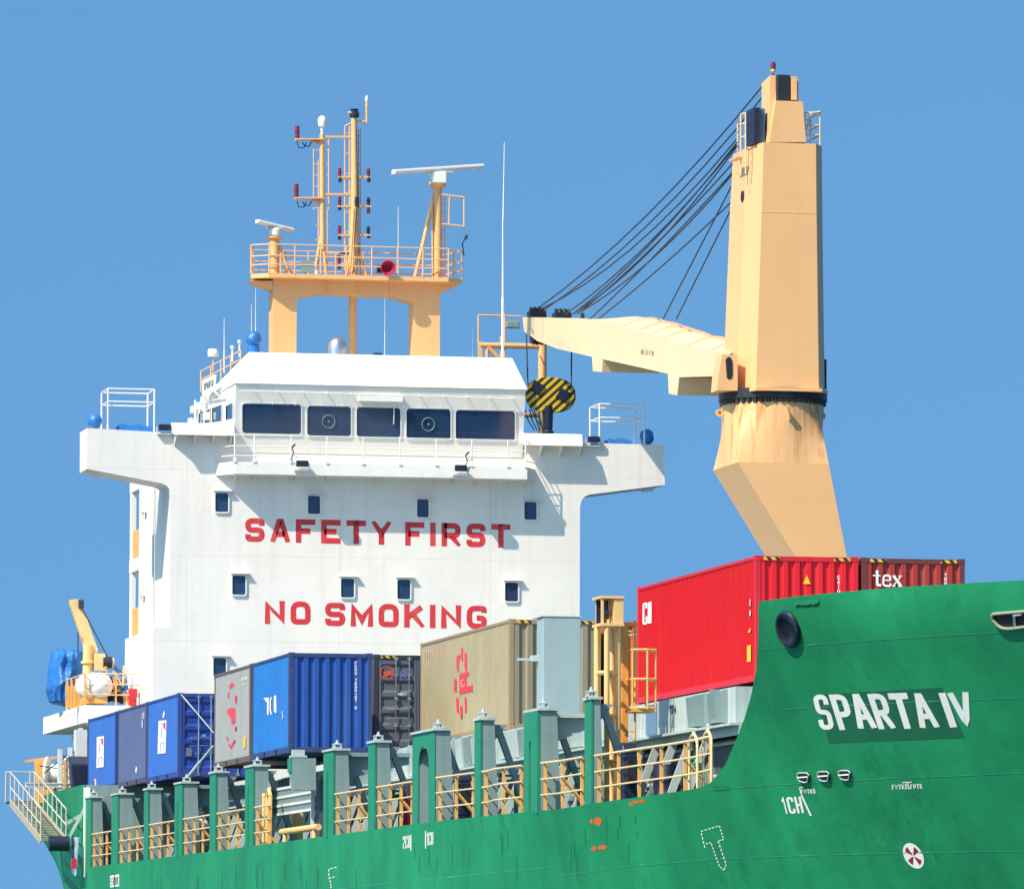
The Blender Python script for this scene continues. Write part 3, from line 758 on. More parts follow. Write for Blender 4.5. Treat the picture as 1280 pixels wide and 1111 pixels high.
def nav_light(px, pb, pt, r, col, dx=0.0):
    a, b = M_(px, pb, dx), M_(px, pt, dx); h = b.z-a.z; k = MB()
    k.lathe(a, [(r*.6, 0), (r, .02), (r, h*.22), (r*.85, h*.25), (r*.85, h*.42), (r*1.05, h*.45), (r*1.05, h*.62), (r*.85, h*.65), (r*.85, h*.85), (r, h*.88), (r*.7, h)], 12)
    k.build('signal_light', col, mast, smooth=True)
for px, pb, pt, r in ((371.6, 173, 157.5, .085), (370.4, 247, 230, .085)): nav_light(px, pb, pt, r, REDL)
for px, pb, pt, c_ in ((424.5, 221, 210, REDL), (460.6, 221, 211, REDL), (424.5, 257, 246, REDL), (460.6, 257, 247, NAVY), (424.3, 293, 282, REDL), (460.3, 293, 283, NAVY), (424, 330, 319, REDL),
                       (425, 228, 222, BLACK), (461, 228, 222, BLACK), (460.6, 267, 259, REDL), (424.6, 263, 259, BLACK), (424.3, 300, 295, BLACK), (424, 336.5, 332, BLACK), (461, 298, 295, BLACK)): nav_light(px, pb, pt, .065, c_)
nav_light(446, 258, 246, .08, NAVY, .25)
m = MB(); m.lathe(M_(402.7, 163), [(.06, 0), (.06, .1), (.13, .13), (.15, .25), (.15, .38), (.10, .46), (.02, .5)], 14); m.lathe(M_(402.7, 168), [(.05, 0), (.05, .2)], 8); m.build('dome_sensor', WHITE2, mast, smooth=True)
m = MB(); m.lathe(M_(443, 147.5), [(.1, 0), (.16, .03), (.17, .12), (.12, .16), (.12, .27), (.17, .29), (.02, .31)], 14); m.build('top_sensor', NAVY, mast, smooth=True)
m = MB(); m.lathe(M_(458.5, 127), [(.05, 0), (.06, .06), (.06, .12), (.02, .2)], 10); m.build('wind_sensor', WHITE2, mast, smooth=True)
# posts of the two radars
m = MB(); a = M_(343, 345, .1); b = M_(343, 300, .1); m.tube(a, b, .17, None, 14); m.lathe(b, [(.17, 0), (.28, .06), (.28, .1)], 14); m.tube(M_(349, 306, .1), M_(362, 343, .1), .05)
m.bar(M_(357, 315), M_(357, 345), .05); m.bar(M_(364, 318), M_(364, 345), .05); m.build('radar_pedestal', MASTC, mast, smooth=True)
m = MB(); m.tube(M_(546.5, 350), M_(547, 238), .17, .15, 14); m.lathe(M_(547, 240), [(.15, 0), (.15, .1), (.3, .22), (.3, .28)], 14); m.tube(M_(540.5, 255), M_(519, 346), .07); m.tube(M_(540, 242, .1), M_(541, 346, .1), .03)
for y0 in range(255, 346, 11): m.bar(M_(549, y0), M_(556, y0), .03)
m.tube(M_(556, 244), M_(556, 346), .022)
m.build('radar_mast', MASTC, mast, smooth=True)
m = MB(); pp = [(552, 243.5), (580, 247), (580, 283), (552, 280)]
for dx in (.25, -.55):
    q = [M_(*p, dx) for p in pp]; m.pipe(q[:2], .035); m.pipe(q[2:], .03); m.pipe(q[1:3], .025); m.tube(M_(562, 245, dx), M_(561, 281, dx), .025)
for p in (1, 2): m.tube(M_(*pp[p], .25), M_(*pp[p], -.55), .025)
m.build('ladder_cage', MASTC, mast)
# things mounted on the mast
def scanner(name, label, c, L_, dirx, tilt, hgt, ped, dx=.1):
    o = thing(name, label, 'radar', M_(*c, dx), None); b = M_(*c, dx)
    k = MB(); w_ = hgt*1.0
    k.lathe(b-Vector((0, 0, ped)), [(.16, 0), (.2, .05), (.2, ped*.8), (.08, ped)], 16) if ped < .4 else k.box(b.x-.22, b.x+.22, b.y-.26, b.y+.26, b.z-ped, b.z-.03)
    k.build('gearbox', WHITE2, o, bevel=.03)
    d = Vector((dirx, 1, tilt)).normalized(); s_ = Vector((1, -dirx, 0)).normalized(); k = MB()
    prof = [(-.12, 0), (.10, .02), (.13, hgt*.5), (.10, hgt), (-.10, hgt)]
    k.hexa([b-d*L_/2+s_*q+Vector((0, 0, h_)) for q, h_ in prof], [b+d*L_/2+s_*q+Vector((0, 0, h_)) for q, h_ in prof]); k.build('scanner_bar', WHITE2, o, bevel=.015)
    k = MB(); k.box(b.x-.1, b.x+.12, b.y-.5 if L_ > 2 else b.y-.25, b.y+.5 if L_ > 2 else b.y+.25, b.z-.05, b.z+.02); k.build('arm', LSTEEL, o)
    return o
scanner('radar_scanner', 'long white radar scanner bar on the tall post at mast end', (547.5, 214.5), 3.85, -.5, .15, .16, .42)
scanner('radar_scanner', 'short white radar scanner bar on the low mast pedestal', (343.5, 284.5), 1.5, -.5, -.14, .12, .3)
o = thing('loudhailer_horn', 'red round horn facing forward on the mast platform rail', 'horn', M_(485, 335, .5)); c = M_(485, 335, .78)
k = MB(); k.lathe(c, [(.05, -.5), (.08, -.45), (.10, -.25), (.19, -.06), (.255, .06), (.235, .06), (.15, -.08), (.05, -.2)], 24, (1, -.1, -.03)); k.build('bell', paint('horn_red', (.42, .012, .05), .4), o, smooth=True)
k = MB(); k.box(c.x-.6, c.x-.4, c.y-.28, c.y-.1, c.z-.12, c.z+.12); k.tube(c+Vector((-.4, 0, 0)), Vector((c.x-.4, c.y, pz1)), .03); k.build('bracket', NAVY, o)
o = thing('search_light', 'square grey floodlight horn with white edge on the mast platform', 'light', M_(383, 340, .4)); a = M_(383, 333, .45)
k = MB(); k.hexa([(a.x-.35, a.y-.08, a.z-.1), (a.x-.35, a.y+.08, a.z-.1), (a.x-.35, a.y+.08, a.z+.1), (a.x-.35, a.y-.08, a.z+.1)], [(a.x+.1, a.y-.2, a.z-.2), (a.x+.1, a.y+.2, a.z-.2), (a.x+.1, a.y+.2, a.z+.2), (a.x+.1, a.y-.2, a.z+.2)]); k.build('housing', STEEL, o)
k = MB(); k.hexa([M_(388, 342, .5), M_(393, 328, .5), M_(395, 328, .5), M_(397, 343, .5)], [M_(388, 342, .2), M_(393, 328, .2), M_(395, 328, .2), M_(397, 343, .2)]); k.tube(a+Vector((-.1, 0, 0)), Vector((a.x-.1, a.y, pz1)), .03); k.build('side_plate', WHITE2, o)
def whip(name, label, px, yb, yt, x, r=.022, joint=None):
    k = MB(); a, b = F(px, yb, x), F(px+(yt-yb)*.0, yt, x); a.z -= .25
    k.tube(a, a+(b-a)*.45, r, r*.9); k.tube(a+(b-a)*.45, b, r*.65, r*.35)
    o = k.build(name, WHITE2); tag(o, label, 'antenna', 'whip antennas'); return o
whip('whip_antenna', 'white whip antenna on the mast platform beside the red horn', 497.8, 346, 258, XM)
o = whip('whip_antenna', 'tallest white whip antenna, rising between wheelhouse and crane boom tip', 628.5, 449, 268, -4.0, .05)
k = MB(); k.tube(F(628.8, 275, -4.0), F(630.5, 178, -4.0), .022, .01); k.build('tip', WHITE2, o)
whip('whip_antenna', 'thin white antenna on the cream roof rail beside the white drum', 280.2, 458, 398, -6.5)
whip('whip_antenna', 'shorter white antenna just behind the blue covered dome', 314.3, 440, 380, -7.0, .018)
whip('whip_antenna', 'longer thin white antenna behind the blue covered dome', 319.5, 440, 360, -8.0, .018)
whip('whip_antenna', 'short white antenna between wheelhouse roof and cream boom rest', 590.5, 449, 410, -6.0, .018)
whip('whip_antenna', 'faint thin antenna seen through the mast portal', 481, 447, 371, -9.0, .016)
k = MB(); k.pipe([M_(580, 320, -.5), M_(578, 305, -.5), M_(582, 297, -.5)], .02); k.tube(M_(582, 299, -.5), M_(583.5, 294, -.5), .05); o = k.build('bent_aerial', BLACK); tag(o, 'small dark bent aerial on the mast platform below the ladder cage', 'antenna')
# roof furniture
def blob(name, label, cat, c, r, mat, sq=(1, 1, 1), seed=1, rough=.12, n=22, group=None, foot=None):
    rr = random.Random(seed); k = MB(); ph = [(rr.uniform(0, 6), rr.uniform(2, 5), rr.uniform(2, 6)) for _ in range(4)]; rows = []
    for i in range(n//2+1):
        th = math.pi*i/(n//2); row = []
        for j in range(n+1):
            a = 2*math.pi*j/n; q = 1+rough*sum(math.sin(p[0]+p[1]*round(1)*math.cos(th)*2+round(p[2])*a) for p in ph)/4*math.sin(th)
            row.append(c+Vector((r*sq[0]*q*math.sin(th)*math.cos(a), r*sq[1]*q*math.sin(th)*math.sin(a), r*sq[2]*q*math.cos(th))))
        rows.append(row)
    k.grid(rows); o = k.build(name, mat, None, smooth=True); tag(o, label, cat, group); return o
o = blob('covered_dome', 'lumpy dome lashed in blue tarpaulin on the roof edge before two thin antennas', 'covered dome', F(317, 424, -4), .26, TARP, (1, 1, 1.05), 2, .16)
k = MB(); k.tube(F(317, 432, -4), F(317, 446, -4), .2, .22, 12); k.build('skirt', TARP, o)
k = MB(); c = F(421.5, 433, -4.0);
k.lathe(c-Vector((0, 0, .8)), [(.33, 0), (.33, .62), (.335, .75), (.30, .92), (.22, 1.04), (.10, 1.10), (.01, 1.11)], 24); o = k.build('vent_cowl', ALU, None, smooth=True); tag(o, 'shiny bare metal vent cowl on the roof inside the mast portal', 'vent')
o = thing('radome', 'white flat drum radome on a pole behind the wheelhouse roof slope', 'radome', F(266.5, 470, -7)); c = F(266.5, 446, -7)
k = MB(); k.lathe(c, [(.17, 0), (.19, .03), (.19, .2), (.16, .26), (.02, .27)], 18); k.build('drum', WHITE2, o, smooth=True)
k = MB(); k.tube(c, c-Vector((0, 0, .9)), .03); k.build('pole', MASTC, o)
o = thing('roof_rail', 'cream handrail with small aerials along the starboard wheelhouse roof edge', 'railing', F(270, 470, -7)); k = MB()
for dy in (0, 11): k.tube(F(251, 464+dy, -7.6), F(301, 438+dy, -4.4), .022)
for t in (0, .25, .5, .75, 1): px = 251+50*t; xx = -7.6+3.2*t; k.tube(F(px, 464-26*t, xx), F(px, 464-26*t+26, xx), .022)
k.build('rails', MASTC, o)
k = MB()
for px, ya, yb, xx in ((290.5, 432, 452, -5), (299.5, 425, 446, -4.6)): k.tube(F(px, yb, xx), F(px, ya, xx), .035); k.tube(F(px, ya+4, xx), F(px, ya, xx), .07)
k.build('aerial', OFFW, o)
k = MB(); k.box(*sorted((F(470, 444, -5).x, F(470, 444, -5).x-.3)), F(468, 444, -5).y, F(478, 444, -5).y, F(470, 446, -5).z-.4, F(470, 441, -5).z); o = k.build('roof_box', NAVY); tag(o, 'tiny dark instrument box on the roof inside the mast portal', 'box')

# wing end frames, covers and floodlights
def wing_frame(label, px):
    o = thing('wing_frame', label, 'railing', F(sum(px)/2, 545 if px[0] < 400 else 556, -.9), 'white pipe frames on the bridge wing ends')
    yb, yt, ym = (541, 487, 503) if px[0] < 400 else (556, 506, 523); k = MB()
    ya, yz = F(px[0], 500, -.15).y, F(px[1], 500, -.15).y
    zt_, zm, z0 = F(px[1], yt, -.15).z, F(px[1], ym, -.15).z, F(px[1], yb, -.15).z-.15
    for x in (-.15, -WD+.1):
        for z in (zt_, zm): k.tube((x, ya, z), (x, yz, z), .026)
    for y in (ya, yz):
        for z in (zt_, zm): k.tube((-.15, y, z), (-WD+.1, y, z), .026)
    k.build('top_rails', WHITE2, o); k = MB()
    for x in (-.15, -WD+.1):
        for y in (ya, yz): k.tube((x, y, z0), (x, y, zt_), .028); k.cut()
    k.build('post', WHITE2, o); return o
wing_frame('white pipe frame on the starboard wing end beside the blue ball', (135, 193)); wing_frame('white pipe frame on the bridge wing end toward the crane', (749.5, 805.5))
blob('covered_compass', 'round blue bagged ball on the starboard bridge wing tip', 'cover', F(118.5, 526, -.9), .245, TARP, (1, 1, 1), 5, .08)
blob('covered_compass', 'blue bagged peaked cover on the wing tip toward the crane', 'cover', F(808.5, 546.5, -.9), .24, TARP, (1, 1, 1.15), 7, .14)
for lab, pa, pb in (('folded blue tarpaulin lying on the starboard bridge wing', (147, 534.5), (189, 537)), ('folded blue tarpaulin on the wing behind the floodlight toward the crane', (757, 552.5), (787, 554.5))):
    a, b = F(*pa, -.6), F(*pb, -.6); k = MB(); n = 16; rows = []; rr = random.Random(int(pa[0]))
    for i in range(n+1):
        y = a.y+(b.y-a.y)*i/n; h = (.05+.03*math.sin(i*.7+1)+rr.uniform(-.02, .02))*(1 if 0 < i < n else .2)
        rows.append([(-1.1, y, zW-.15), (-1.0, y, a.z+h), (-.6, y, a.z+.06+h), (-.25, y, a.z+h*.6), (-.2, y, zW-.15)])
    k.grid(rows); o = k.build('folded_tarpaulin', TARP, None, smooth=True); tag(o, lab, 'tarpaulin')
def floodlight(label, c, x, wy=.43, wz=.22):
    o = thing('floodlight', label, 'floodlight', F(*c, x), 'dark floodlights on the bridge front'); p = F(*c, x)
    k = MB(); k.hexa([(p.x-.1, p.y-wy/2+.05, p.z-wz/2+.04), (p.x-.1, p.y+wy/2-.05, p.z-wz/2+.04), (p.x-.1, p.y+wy/2-.05, p.z+wz/2-.02), (p.x-.1, p.y-wy/2+.05, p.z+wz/2-.02)],
                     [(p.x+.12, p.y-wy/2, p.z-wz/2-.03), (p.x+.12, p.y+wy/2, p.z-wz/2-.03), (p.x+.12, p.y+wy/2, p.z+wz/2-.03), (p.x+.12, p.y-wy/2, p.z+wz/2-.03)])
    k.build('housing', NAVY, o, bevel=.03)
    k = MB(); z = p.z-wz/2-.1; k.pipe([(p.x, p.y-wy/2-.03, p.z), (p.x, p.y-wy/2-.03, z), (p.x, p.y+wy/2+.03, z), (p.x, p.y+wy/2+.03, p.z)], .018); k.box(p.x-.2, p.x+.06, p.y-.24, p.y+.24, z-.04, z); k.bar((p.x-.15, p.y, z), (min(p.x-.3, .02), p.y-.1, z-.25), .05); k.build('bracket', OFFW, o)
floodlight('dark floodlight on the starboard wing beside the wind deflector', (205.5, 533.5), .1)
floodlight('dark floodlight on the catwalk under the second bridge window', (377.3, 578.7), PC+.22)
floodlight('dark floodlight on the catwalk under the last bridge window', (575.5, 584.3), PC+.22)
floodlight('dark floodlight below the pipe frame of the wing toward the crane', (741.6, 548.5), .1)
for px, py in ((365, 559), (582, 569)):
    k = MB(); a = F(px, py, PC+.02); k.tube(a, a+Vector((.06, .1, .1)), .03); k.pipe([a, a+Vector((.05, .05, -.2)), a+Vector((.05, -.05, -.42))], .02); o = k.build('hanging_cable', BLACK)
    tag(o, 'black looped cable on the catwalk rail under the '+('second bridge window' if px < 400 else 'last bridge window'), 'cable')

# ================================================================== DECK CRANE on the port side
XC = 22.0
K = lambda px, py, dx=0.0: at(px, py, x=XC+dx)
crane = thing('deck_crane', 'huge cream deck crane with slewed boom, tower house and rusty pedestal', 'crane', Vector((XC, K(1010, 700).y, ZDK)))
cc = K(966, 495); RR = (K(1029.5, 497).y-K(901.5, 497).y)/2
HS = RR*.985                                     # half depth of the square section
# pedestal: leaning box, then a square-to-round transition
zsq = K(960, 584).z; ztp = K(960, 508).z
ysqL, ysqR = K(922, 584, HS).y, K(1036, 586, HS).y
sq = [(XC-HS, ysqL), (XC+HS, ysqL), (XC+HS, ysqR), (XC-HS, ysqR)]
dz = zsq-ZDK; slope = (K(987, 693, HS).y-K(924, 590, HS).y)/(K(924, 590, HS).z-K(987, 693, HS).z); slR = (K(1057, 695, HS).y-K(1038, 597, HS).y)/(K(1038, 597, HS).z-K(1057, 695, HS).z)
lowL = min(ysqL+slope*dz, 9.3); zk = zsq-.35
m = MB(); zmid = K(990, 693, HS).z-1.5; h_ = zsq-zmid
lo = [(XC-HS, ysqL+slope*h_, zmid), (XC+HS, ysqL+slope*h_, zmid), (XC+HS, ysqR+slR*h_, zmid), (XC-HS, ysqR+slR*h_, zmid)]
m.hexa(lo, [(*p, zsq) for p in sq]); m.hexa([(p[0], p[1], ZDK) for p in lo], [(p[0], p[1], zmid-.002) for p in lo]); m.build('pedestal', CREAM, crane)
n = 48; ringt = []; ringb = []; cor = [Vector((p[0], p[1])) for p in sq]
for k in range(n):
    a = 2*math.pi*k/n; ringt.append(Vector((XC+RR*.97*math.cos(a), cc.y+RR*.97*math.sin(a), ztp)))
    d = Vector((math.cos(a), math.sin(a))); t = 1/max(abs(d.x), abs(d.y)); cy = (ysqL+ysqR)/2; hy = (ysqR-ysqL)/2
    ringb.append(Vector((XC+HS*d.x*t, cy+hy*d.y*t, zsq+.002)))
m = MB(); rows = [[b+(t_-b)*f for b, t_ in zip(ringb+ringb[:1], ringt+ringt[:1])] for f in (0, .33, .66, 1)]; m.grid(rows)
ringu = [p+Vector((0, 0, .35)) for p in ringt]; m.grid([ringt+ringt[:1], ringu+ringu[:1]]); m.face(ringu)
m.build('pedestal_head', RUSTY, crane, smooth=True)
m = MB()
for px, py in ((899.5, 516), (1027, 520)):
    c = K(px, py); m.lathe(c, [(.06, -.03), (.12, -.03), (.12, .03), (.06, .03), (.06, -.03)], 14, (1, 0, 0))
c = K(980, 512, RR*.93); m.prism([c, c+Vector((.30, .03, .02)), c+Vector((.2, .12, -.32)), c+Vector((0, .12, -.32))], (0, .06, .02)); m.build('lifting_lug', CREAM, crane)
m = MB(); zc0, zc1 = K(966, 503.5).z, K(966, 490.5).z
n = 144; rg = lambda r, h: [Vector((XC+r*(1 if h > .03 or k % 3 else .955)*math.cos(2*math.pi*k/n), cc.y+r*(1 if h > .03 or k % 3 else .955)*math.sin(2*math.pi*k/n), zc0+h)) for k in range(n)]
rs = [rg(RR*.88, -.1), rg(RR*1.01, -.1), rg(RR*1.01, .03), rg(RR*1.03, .031), rg(RR*1.03, zc1-zc0), rg(RR*.88, zc1-zc0+.04)]; m.grid([r_+r_[:1] for r_ in rs]); m.build('slewing_ring', BLACK, crane, smooth=True)
# tower
def octa(x_f, x_b, y0, y1, y2, z, yb0=None, yb1=None):
    """plan: front face (y1..y2 at x_f), chamfer to y0, back edge at x_b"""
    return [Vector((x_f, y1, z)), Vector((x_f, y2, z)), Vector((x_f-.55, y2+.32, z)), Vector((x_b, y2+.32, z)), Vector((x_b, y0, z)), Vector((x_f-1.2, y0, z))]
HX = 1.5
def sec(py, pxa, pxb, pxc):
    z = K(pxb, py, HX).z
    return octa(XC+HX, XC-HX, K(pxa, py, -HX).y, K(pxb, py, HX).y, K(pxc, py, HX).y, z)
s0 = sec(484, 903.5, 945, 1023.5); s1 = sec(250, 912.5, 952.5, 1020.5); s2 = sec(178, 916.5, 954.5, 1020)
for s_ in (s0, s1, s2):
    zz = s_[0].z
    for p in s_: p.z = zz
m = MB(); nn = len(s0); i = 0
for A_, B_ in ((s0, s1), (s1, s2)): m.grid([A_+A_[:1], B_+B_[:1]])
m.face(s0); m.face(s2)
tw = m.build('tower', CREAM, crane)
m = MB()
fl0 = [p+Vector(((p.x-XC)*.13, (p.y-cc.y)*.05, -.01)) for p in s0]; m.hexa([p-Vector((0, 0, .10)) for p in fl0], fl0); m.bar(K(952, 265, HX-.004), K(1020.5, 267, HX-.004), .02, .02); m.build('flange', CREAM, tw)
m = MB(); c = K(922.5, 245, .2); c.y = s1[4].y+.02
m.lathe((XC+.1, c.y-.02, c.z), [(.17, -.05), (.17, .02)], 16, (0, -1, 0)); m.build('vent_grille', BLACK, tw)
m = MB(); xq_ = XC+1.0; q0, q1 = K(896.5, 470, 1.0), K(922, 470, 1.0); zl_, zh_ = K(905, 488, 1.0).z, K(905, 443, 1.0).z
m.prism([(xq_, q0.y, zl_), (xq_, q1.y, zl_), (xq_, q1.y, zh_), (xq_, K(903, 443, 1.0).y, zh_), (xq_, K(898, 470, 1.0).y, K(898, 470, 1.0).z)], (-.8, 0, 0)); m.build('pivot_bracket', CREAM, tw)
m = MB(); m.prism([K(*p_, 1.006) for p_ in fillet([(907, 450), (909, 446.5), (913, 446), (915.5, 452), (915.8, 470), (913, 474.5), (908.5, 473), (907, 450)], 2)[:-1]], (.012, 0, 0)); m.build('painted_pivot_slot', BLACK, tw)  # raised black plate, the dark of the slot put into its colour
m = MB(); q = K(1032, 468, .3); m.box(XC-.3, XC+.5, s0[1].y+.3, s0[1].y+.5, K(1032, 487, .3).z, K(1032, 450, .3).z); m.build('side_door', NAVY, tw)
# neck, sheave head and motor on the tower top
zt2 = s2[0].z
m = MB()
fb = [K(962, 178, HX), K(1007.5, 178, HX), K(1003.5, 127, HX), K(970, 126, HX)]
m.hexa([fb[0], fb[1], fb[1]-Vector((1.6, 0, 0)), fb[0]-Vector((1.6, 0, 0))], [fb[3], fb[2], fb[2]-Vector((1.2, 0, 0)), fb[3]-Vector((1.2, 0, 0))])
for a in (K(960, 178, HX+.002), K(1009, 178, HX+.002)): pass
m.build('neck', CREAM, tw)
m = MB(); m.box(XC-.6, XC+HX-.15, K(973, 110, HX).y, K(989.5, 110, HX).y, K(970, 125, HX).z, K(980, 92.5, HX).z); m.build('sheave_block', BLACK, tw, bevel=.03)
m = MB(); z0, z1 = K(960, 125, HX-.3).z, K(960, 94, HX-.3).z
ya = K(960, 110, HX-.3).y; m.hexa([(XC+.35, ya+.02, z0-1.0), (XC+HX-.3, ya+.04, z0-1.0), (XC+HX-.3, ya+.3, z0-.05), (XC+.35, ya+.3, z0-.05)], [(XC+.2, ya+.05, z1-.12), (XC+HX-.35, ya+.08, z1), (XC+HX-.35, ya+.32, z1), (XC+.2, ya+.3, z1-.12)])
yb = K(992, 110, HX-.1).y; m.box(XC-.6, XC+HX-.1, yb-.06, yb+.1, z0, z1-.05); m.box(XC-.6, XC+HX-.3, yb+.1, yb+.2, z0, z1-.1)
m.build('sheave_cheek', CREAM, tw)
m = MB(); a = K(966.5, 92, .5); m.tube(K(966.5, 100, .5), a, .03); m.lathe(K(966.5, 86.5, .5), [(.03, -.1), (.07, -.08), (.07, 0), (.08, .01), (.085, .12), (.06, .2), (.02, .22)], 12); lam = m.build('warning_lamp', REDL, tw, smooth=True)
k = MB(); k.lathe(K(966.5, 86.5, .5), [(.075, -.09), (.075, -.01)], 12); k.build('lamp_base', YELLOW, lam)
m = MB(); m.box(XC+.2, XC+1.1, K(936.5, 150, .6).y, K(945.5, 150, .6).y, zt2+.02, K(940, 137, .6).z); m.build('motor_housing', NAVY, tw, bevel=.03)
m = MB(); m.box(XC+.3, XC+1.0, K(945.8, 150, .6).y, K(952, 150, .6).y, zt2+.02, K(945, 138, .6).z); m.tube(K(952, 150, .7), K(962, 150, .7), .22, .16, 14); m.build('motor', paint('motor_blue', (.03, .12, .22), .4), tw)
m = MB()
pA = [(XC-1.4, K(926, 150, -1).y), (XC+.6, K(926, 150, .6).y), (XC+.9, K(932, 150, .9).y)]
for h in (.45, .85, 1.15):
    m.pipe([(x, y, zt2-.2+h) for x, y in pA], .022)
for x, y in pA: m.tube((x, y, zt2-.9), (x, y, zt2+.95), .024)
pB = [(XC+1.2, K(1006, 150, 1.2).y), (XC+1.25, K(1024.5, 150, 1.2).y), (XC-1.2, K(1024.5, 150, 1.2).y)]
for h in (.3, .6, .98): m.pipe([(x, y, zt2+h) for x, y in pB], .022)
for x, y in pB+[(XC+1.22, K(1013, 150, 1.2).y)]: m.tube((x, y, zt2), (x, y, zt2+.98), .024)
m.pipe([(XC+1.3, K(1007, 150, 1.2).y, zt2+.45), (XC+1.3, K(1013, 150, 1.2).y, zt2+.95), (XC+1.3, K(1024, 150, 1.2).y, zt2+1.0)], .03)
for k in range(6): m.bar((XC+.9, K(921, 150, .9).y, zt2-.9+k*.3), (XC+.9, K(926, 150, .9).y, zt2-.9+k*.3), .03)
m.build('tower_rail', RAILW, tw)
m = MB(); a = K(918, 197, .6); m.box(XC-.2, XC+.7, K(919.5, 197, .6).y, K(928, 197, .6).y, a.z-.02, a.z+.03); m.build('side_step', CREAM, tw)
# boom: two plate girders with a top plate between them, pivoted at the tower and resting aft
YB = K(905, 450, -.6).y
B = lambda px, py, dy=0.0: at(px, py, y=YB+dy)
gir = [(653.3, 396.6), (660, 396.5), (727, 398), (760, 403.6), (793, 411.7), (816, 419.5), (839, 427), (870, 434.8), (907, 442), (909, 470), (849, 471.5), (846.5, 494), (836, 492), (834.8, 467), (753.5, 449), (752.5, 465.2), (741, 463.7), (740, 446),
       (697, 436), (672, 426.5), (655, 414)]
pts = [B(*p) for p in gir]
WB = 1.9
m = MB(); m.prism(pts, (0, .10, 0)); m.build('boom_girder', BOOMC, crane)
m = MB(); m.prism([p+Vector((0, WB, 0)) for p in pts], (0, -.10, 0)); m.build('boom_girder', BOOMC, crane)
m = MB()
tops = [B(*p)+Vector((0, .1, 0)) for p in gir[1:9]]
crown = lambda p, s_: p+Vector((0, (WB-.2)*s_, -.02+.26*math.sin(math.pi*s_)*min(1, max(0, (p.x-tops[1].x)/3))))
m.grid([[crown(p, k/8) for p in tops] for k in range(9)])
m.grid([[p-Vector((0, 0, .32)) for p in tops], [p+Vector((0, WB-.2, -.32)) for p in tops]])
for (a, b) in (((753.5, 449), (752.5, 465)), ((834.8, 467), (836, 492)), ((846.5, 494), (849, 472))):
    p, q = B(*a)+Vector((0, .1, 0)), B(*b)+Vector((0, .1, 0)); m.face([p, q, q+Vector((0, WB-.2, 0)), p+Vector((0, WB-.2, 0))])
p = [B(*q)+Vector((0, .1, 0)) for q in ((740, 447), (753, 450), (752, 464), (741, 463))]; m.prism(p, (0, WB-.2, 0))
p = [B(*q)+Vector((0, .1, 0)) for q in ((835, 468), (848, 472), (846, 493), (836.5, 491))]; m.prism(p, (0, WB-.2, 0))
m.build('boom_top_plate', BOOMC, crane, smooth=True)
m = MB()
for t in (.36, .45, .54, .64, .80, .92):
    i = min(6, int(t*7)); f = t*7-i; p = tops[i]+(tops[i+1]-tops[i])*f; q = [crown(p, k/8)+Vector((0, 0, .03)) for k in range(9)]
    for a_, b_ in zip(q, q[1:]): m.bar(a_, b_, .05, .09)
    m.cut()
m.build('boom_stiffener', BOOMC, crane)
m = MB(); lettering(m, '8319', ((801, 436.5), (817, 438.8), (817, 444.6), (801, 442.3)), lambda px, py: B(px, py, -.012), .2, gap=.3); m.build('boom_number', paint('number_grey', (.32, .27, .2), .6, .1, 2, bump=0), crane)
m = MB()
for (pa, dy) in (((668.5, 393), .25), ((672, 422), .4), ((700, 395), WB-.5)):
    c = B(pa[0], pa[1], dy)
    for k in range(3): m.lathe(c+Vector((0, k*.17-.1, 0)), [(.05, -.06), (.27, -.06), (.22, 0), (.27, .06), (.05, .06)], 18, (0, 1, 0))
    m.box(c.x-.3, c.x+.35, c.y-.22, c.y+.34, c.z-.18, c.z+.1)
c = B(728, 397, .05); m.lathe(c, [(.06, -.04), (.16, -.04), (.16, .04), (.06, .04)], 12, (0, 1, 0))
m.build('boom_sheave', BLACK, crane)
m = MB(); c = B(755, 463, WB-.6); c2 = K(775, 459, -7); m.box(c.x-.1, c.x+.9, c.y-.3, c.y+.3, c.z+.1, c.z+.6); m.build('under_boom_box', NAVY, crane)
def cable(pa, pb, dya, xb, sag=.0, parent=crane, r=.024):
    k = MB(); a = B(*pa, dya); b = at(*pb, x=xb); q = [a+(b-a)*t/8-Vector((0, 0, sag*4*(t/8)*(1-t/8))) for t in range(9)]
    k.pipe(q, r, 6); return k.build('hoist_cable', ROPE, parent)
sg_ = .34375; zx, zy = 640, 60
for pa, pb, dy, xb, sg2 in (((90, 950), (925, 122), .25, XC-.6, .5), ((112, 955), (922, 165), .4, XC-.5, .55), ((190, 972), (835, 330), WB-.6, XC-.6, .4), ((222, 968), (818, 345), WB-.5, XC-.8, .35), ((230, 962), (815, 362), WB-.4, XC-1.53, .5),
                            ((245, 962), (803, 420), WB-.3, XC-1.53, .2), ((285, 985), (800, 455), .5, XC-1.53, .1), ((238, 966), (800, 462), WB-.45, XC-1.53, .4), ((315, 985), (798, 560), .4, XC-1.53, .1), ((550, 985), (797, 505), .6, XC-1.53, .0), ((598, 985), (795, 590), .5, XC-1.53, .0), ((100, 952), (815, 335), .3, XC-.8, .6)):
    cable((zx+pa[0]*sg_, zy+pa[1]*sg_), (zx+pb[0]*sg_, zy+pb[1]*sg_), dy, xb, sg2)
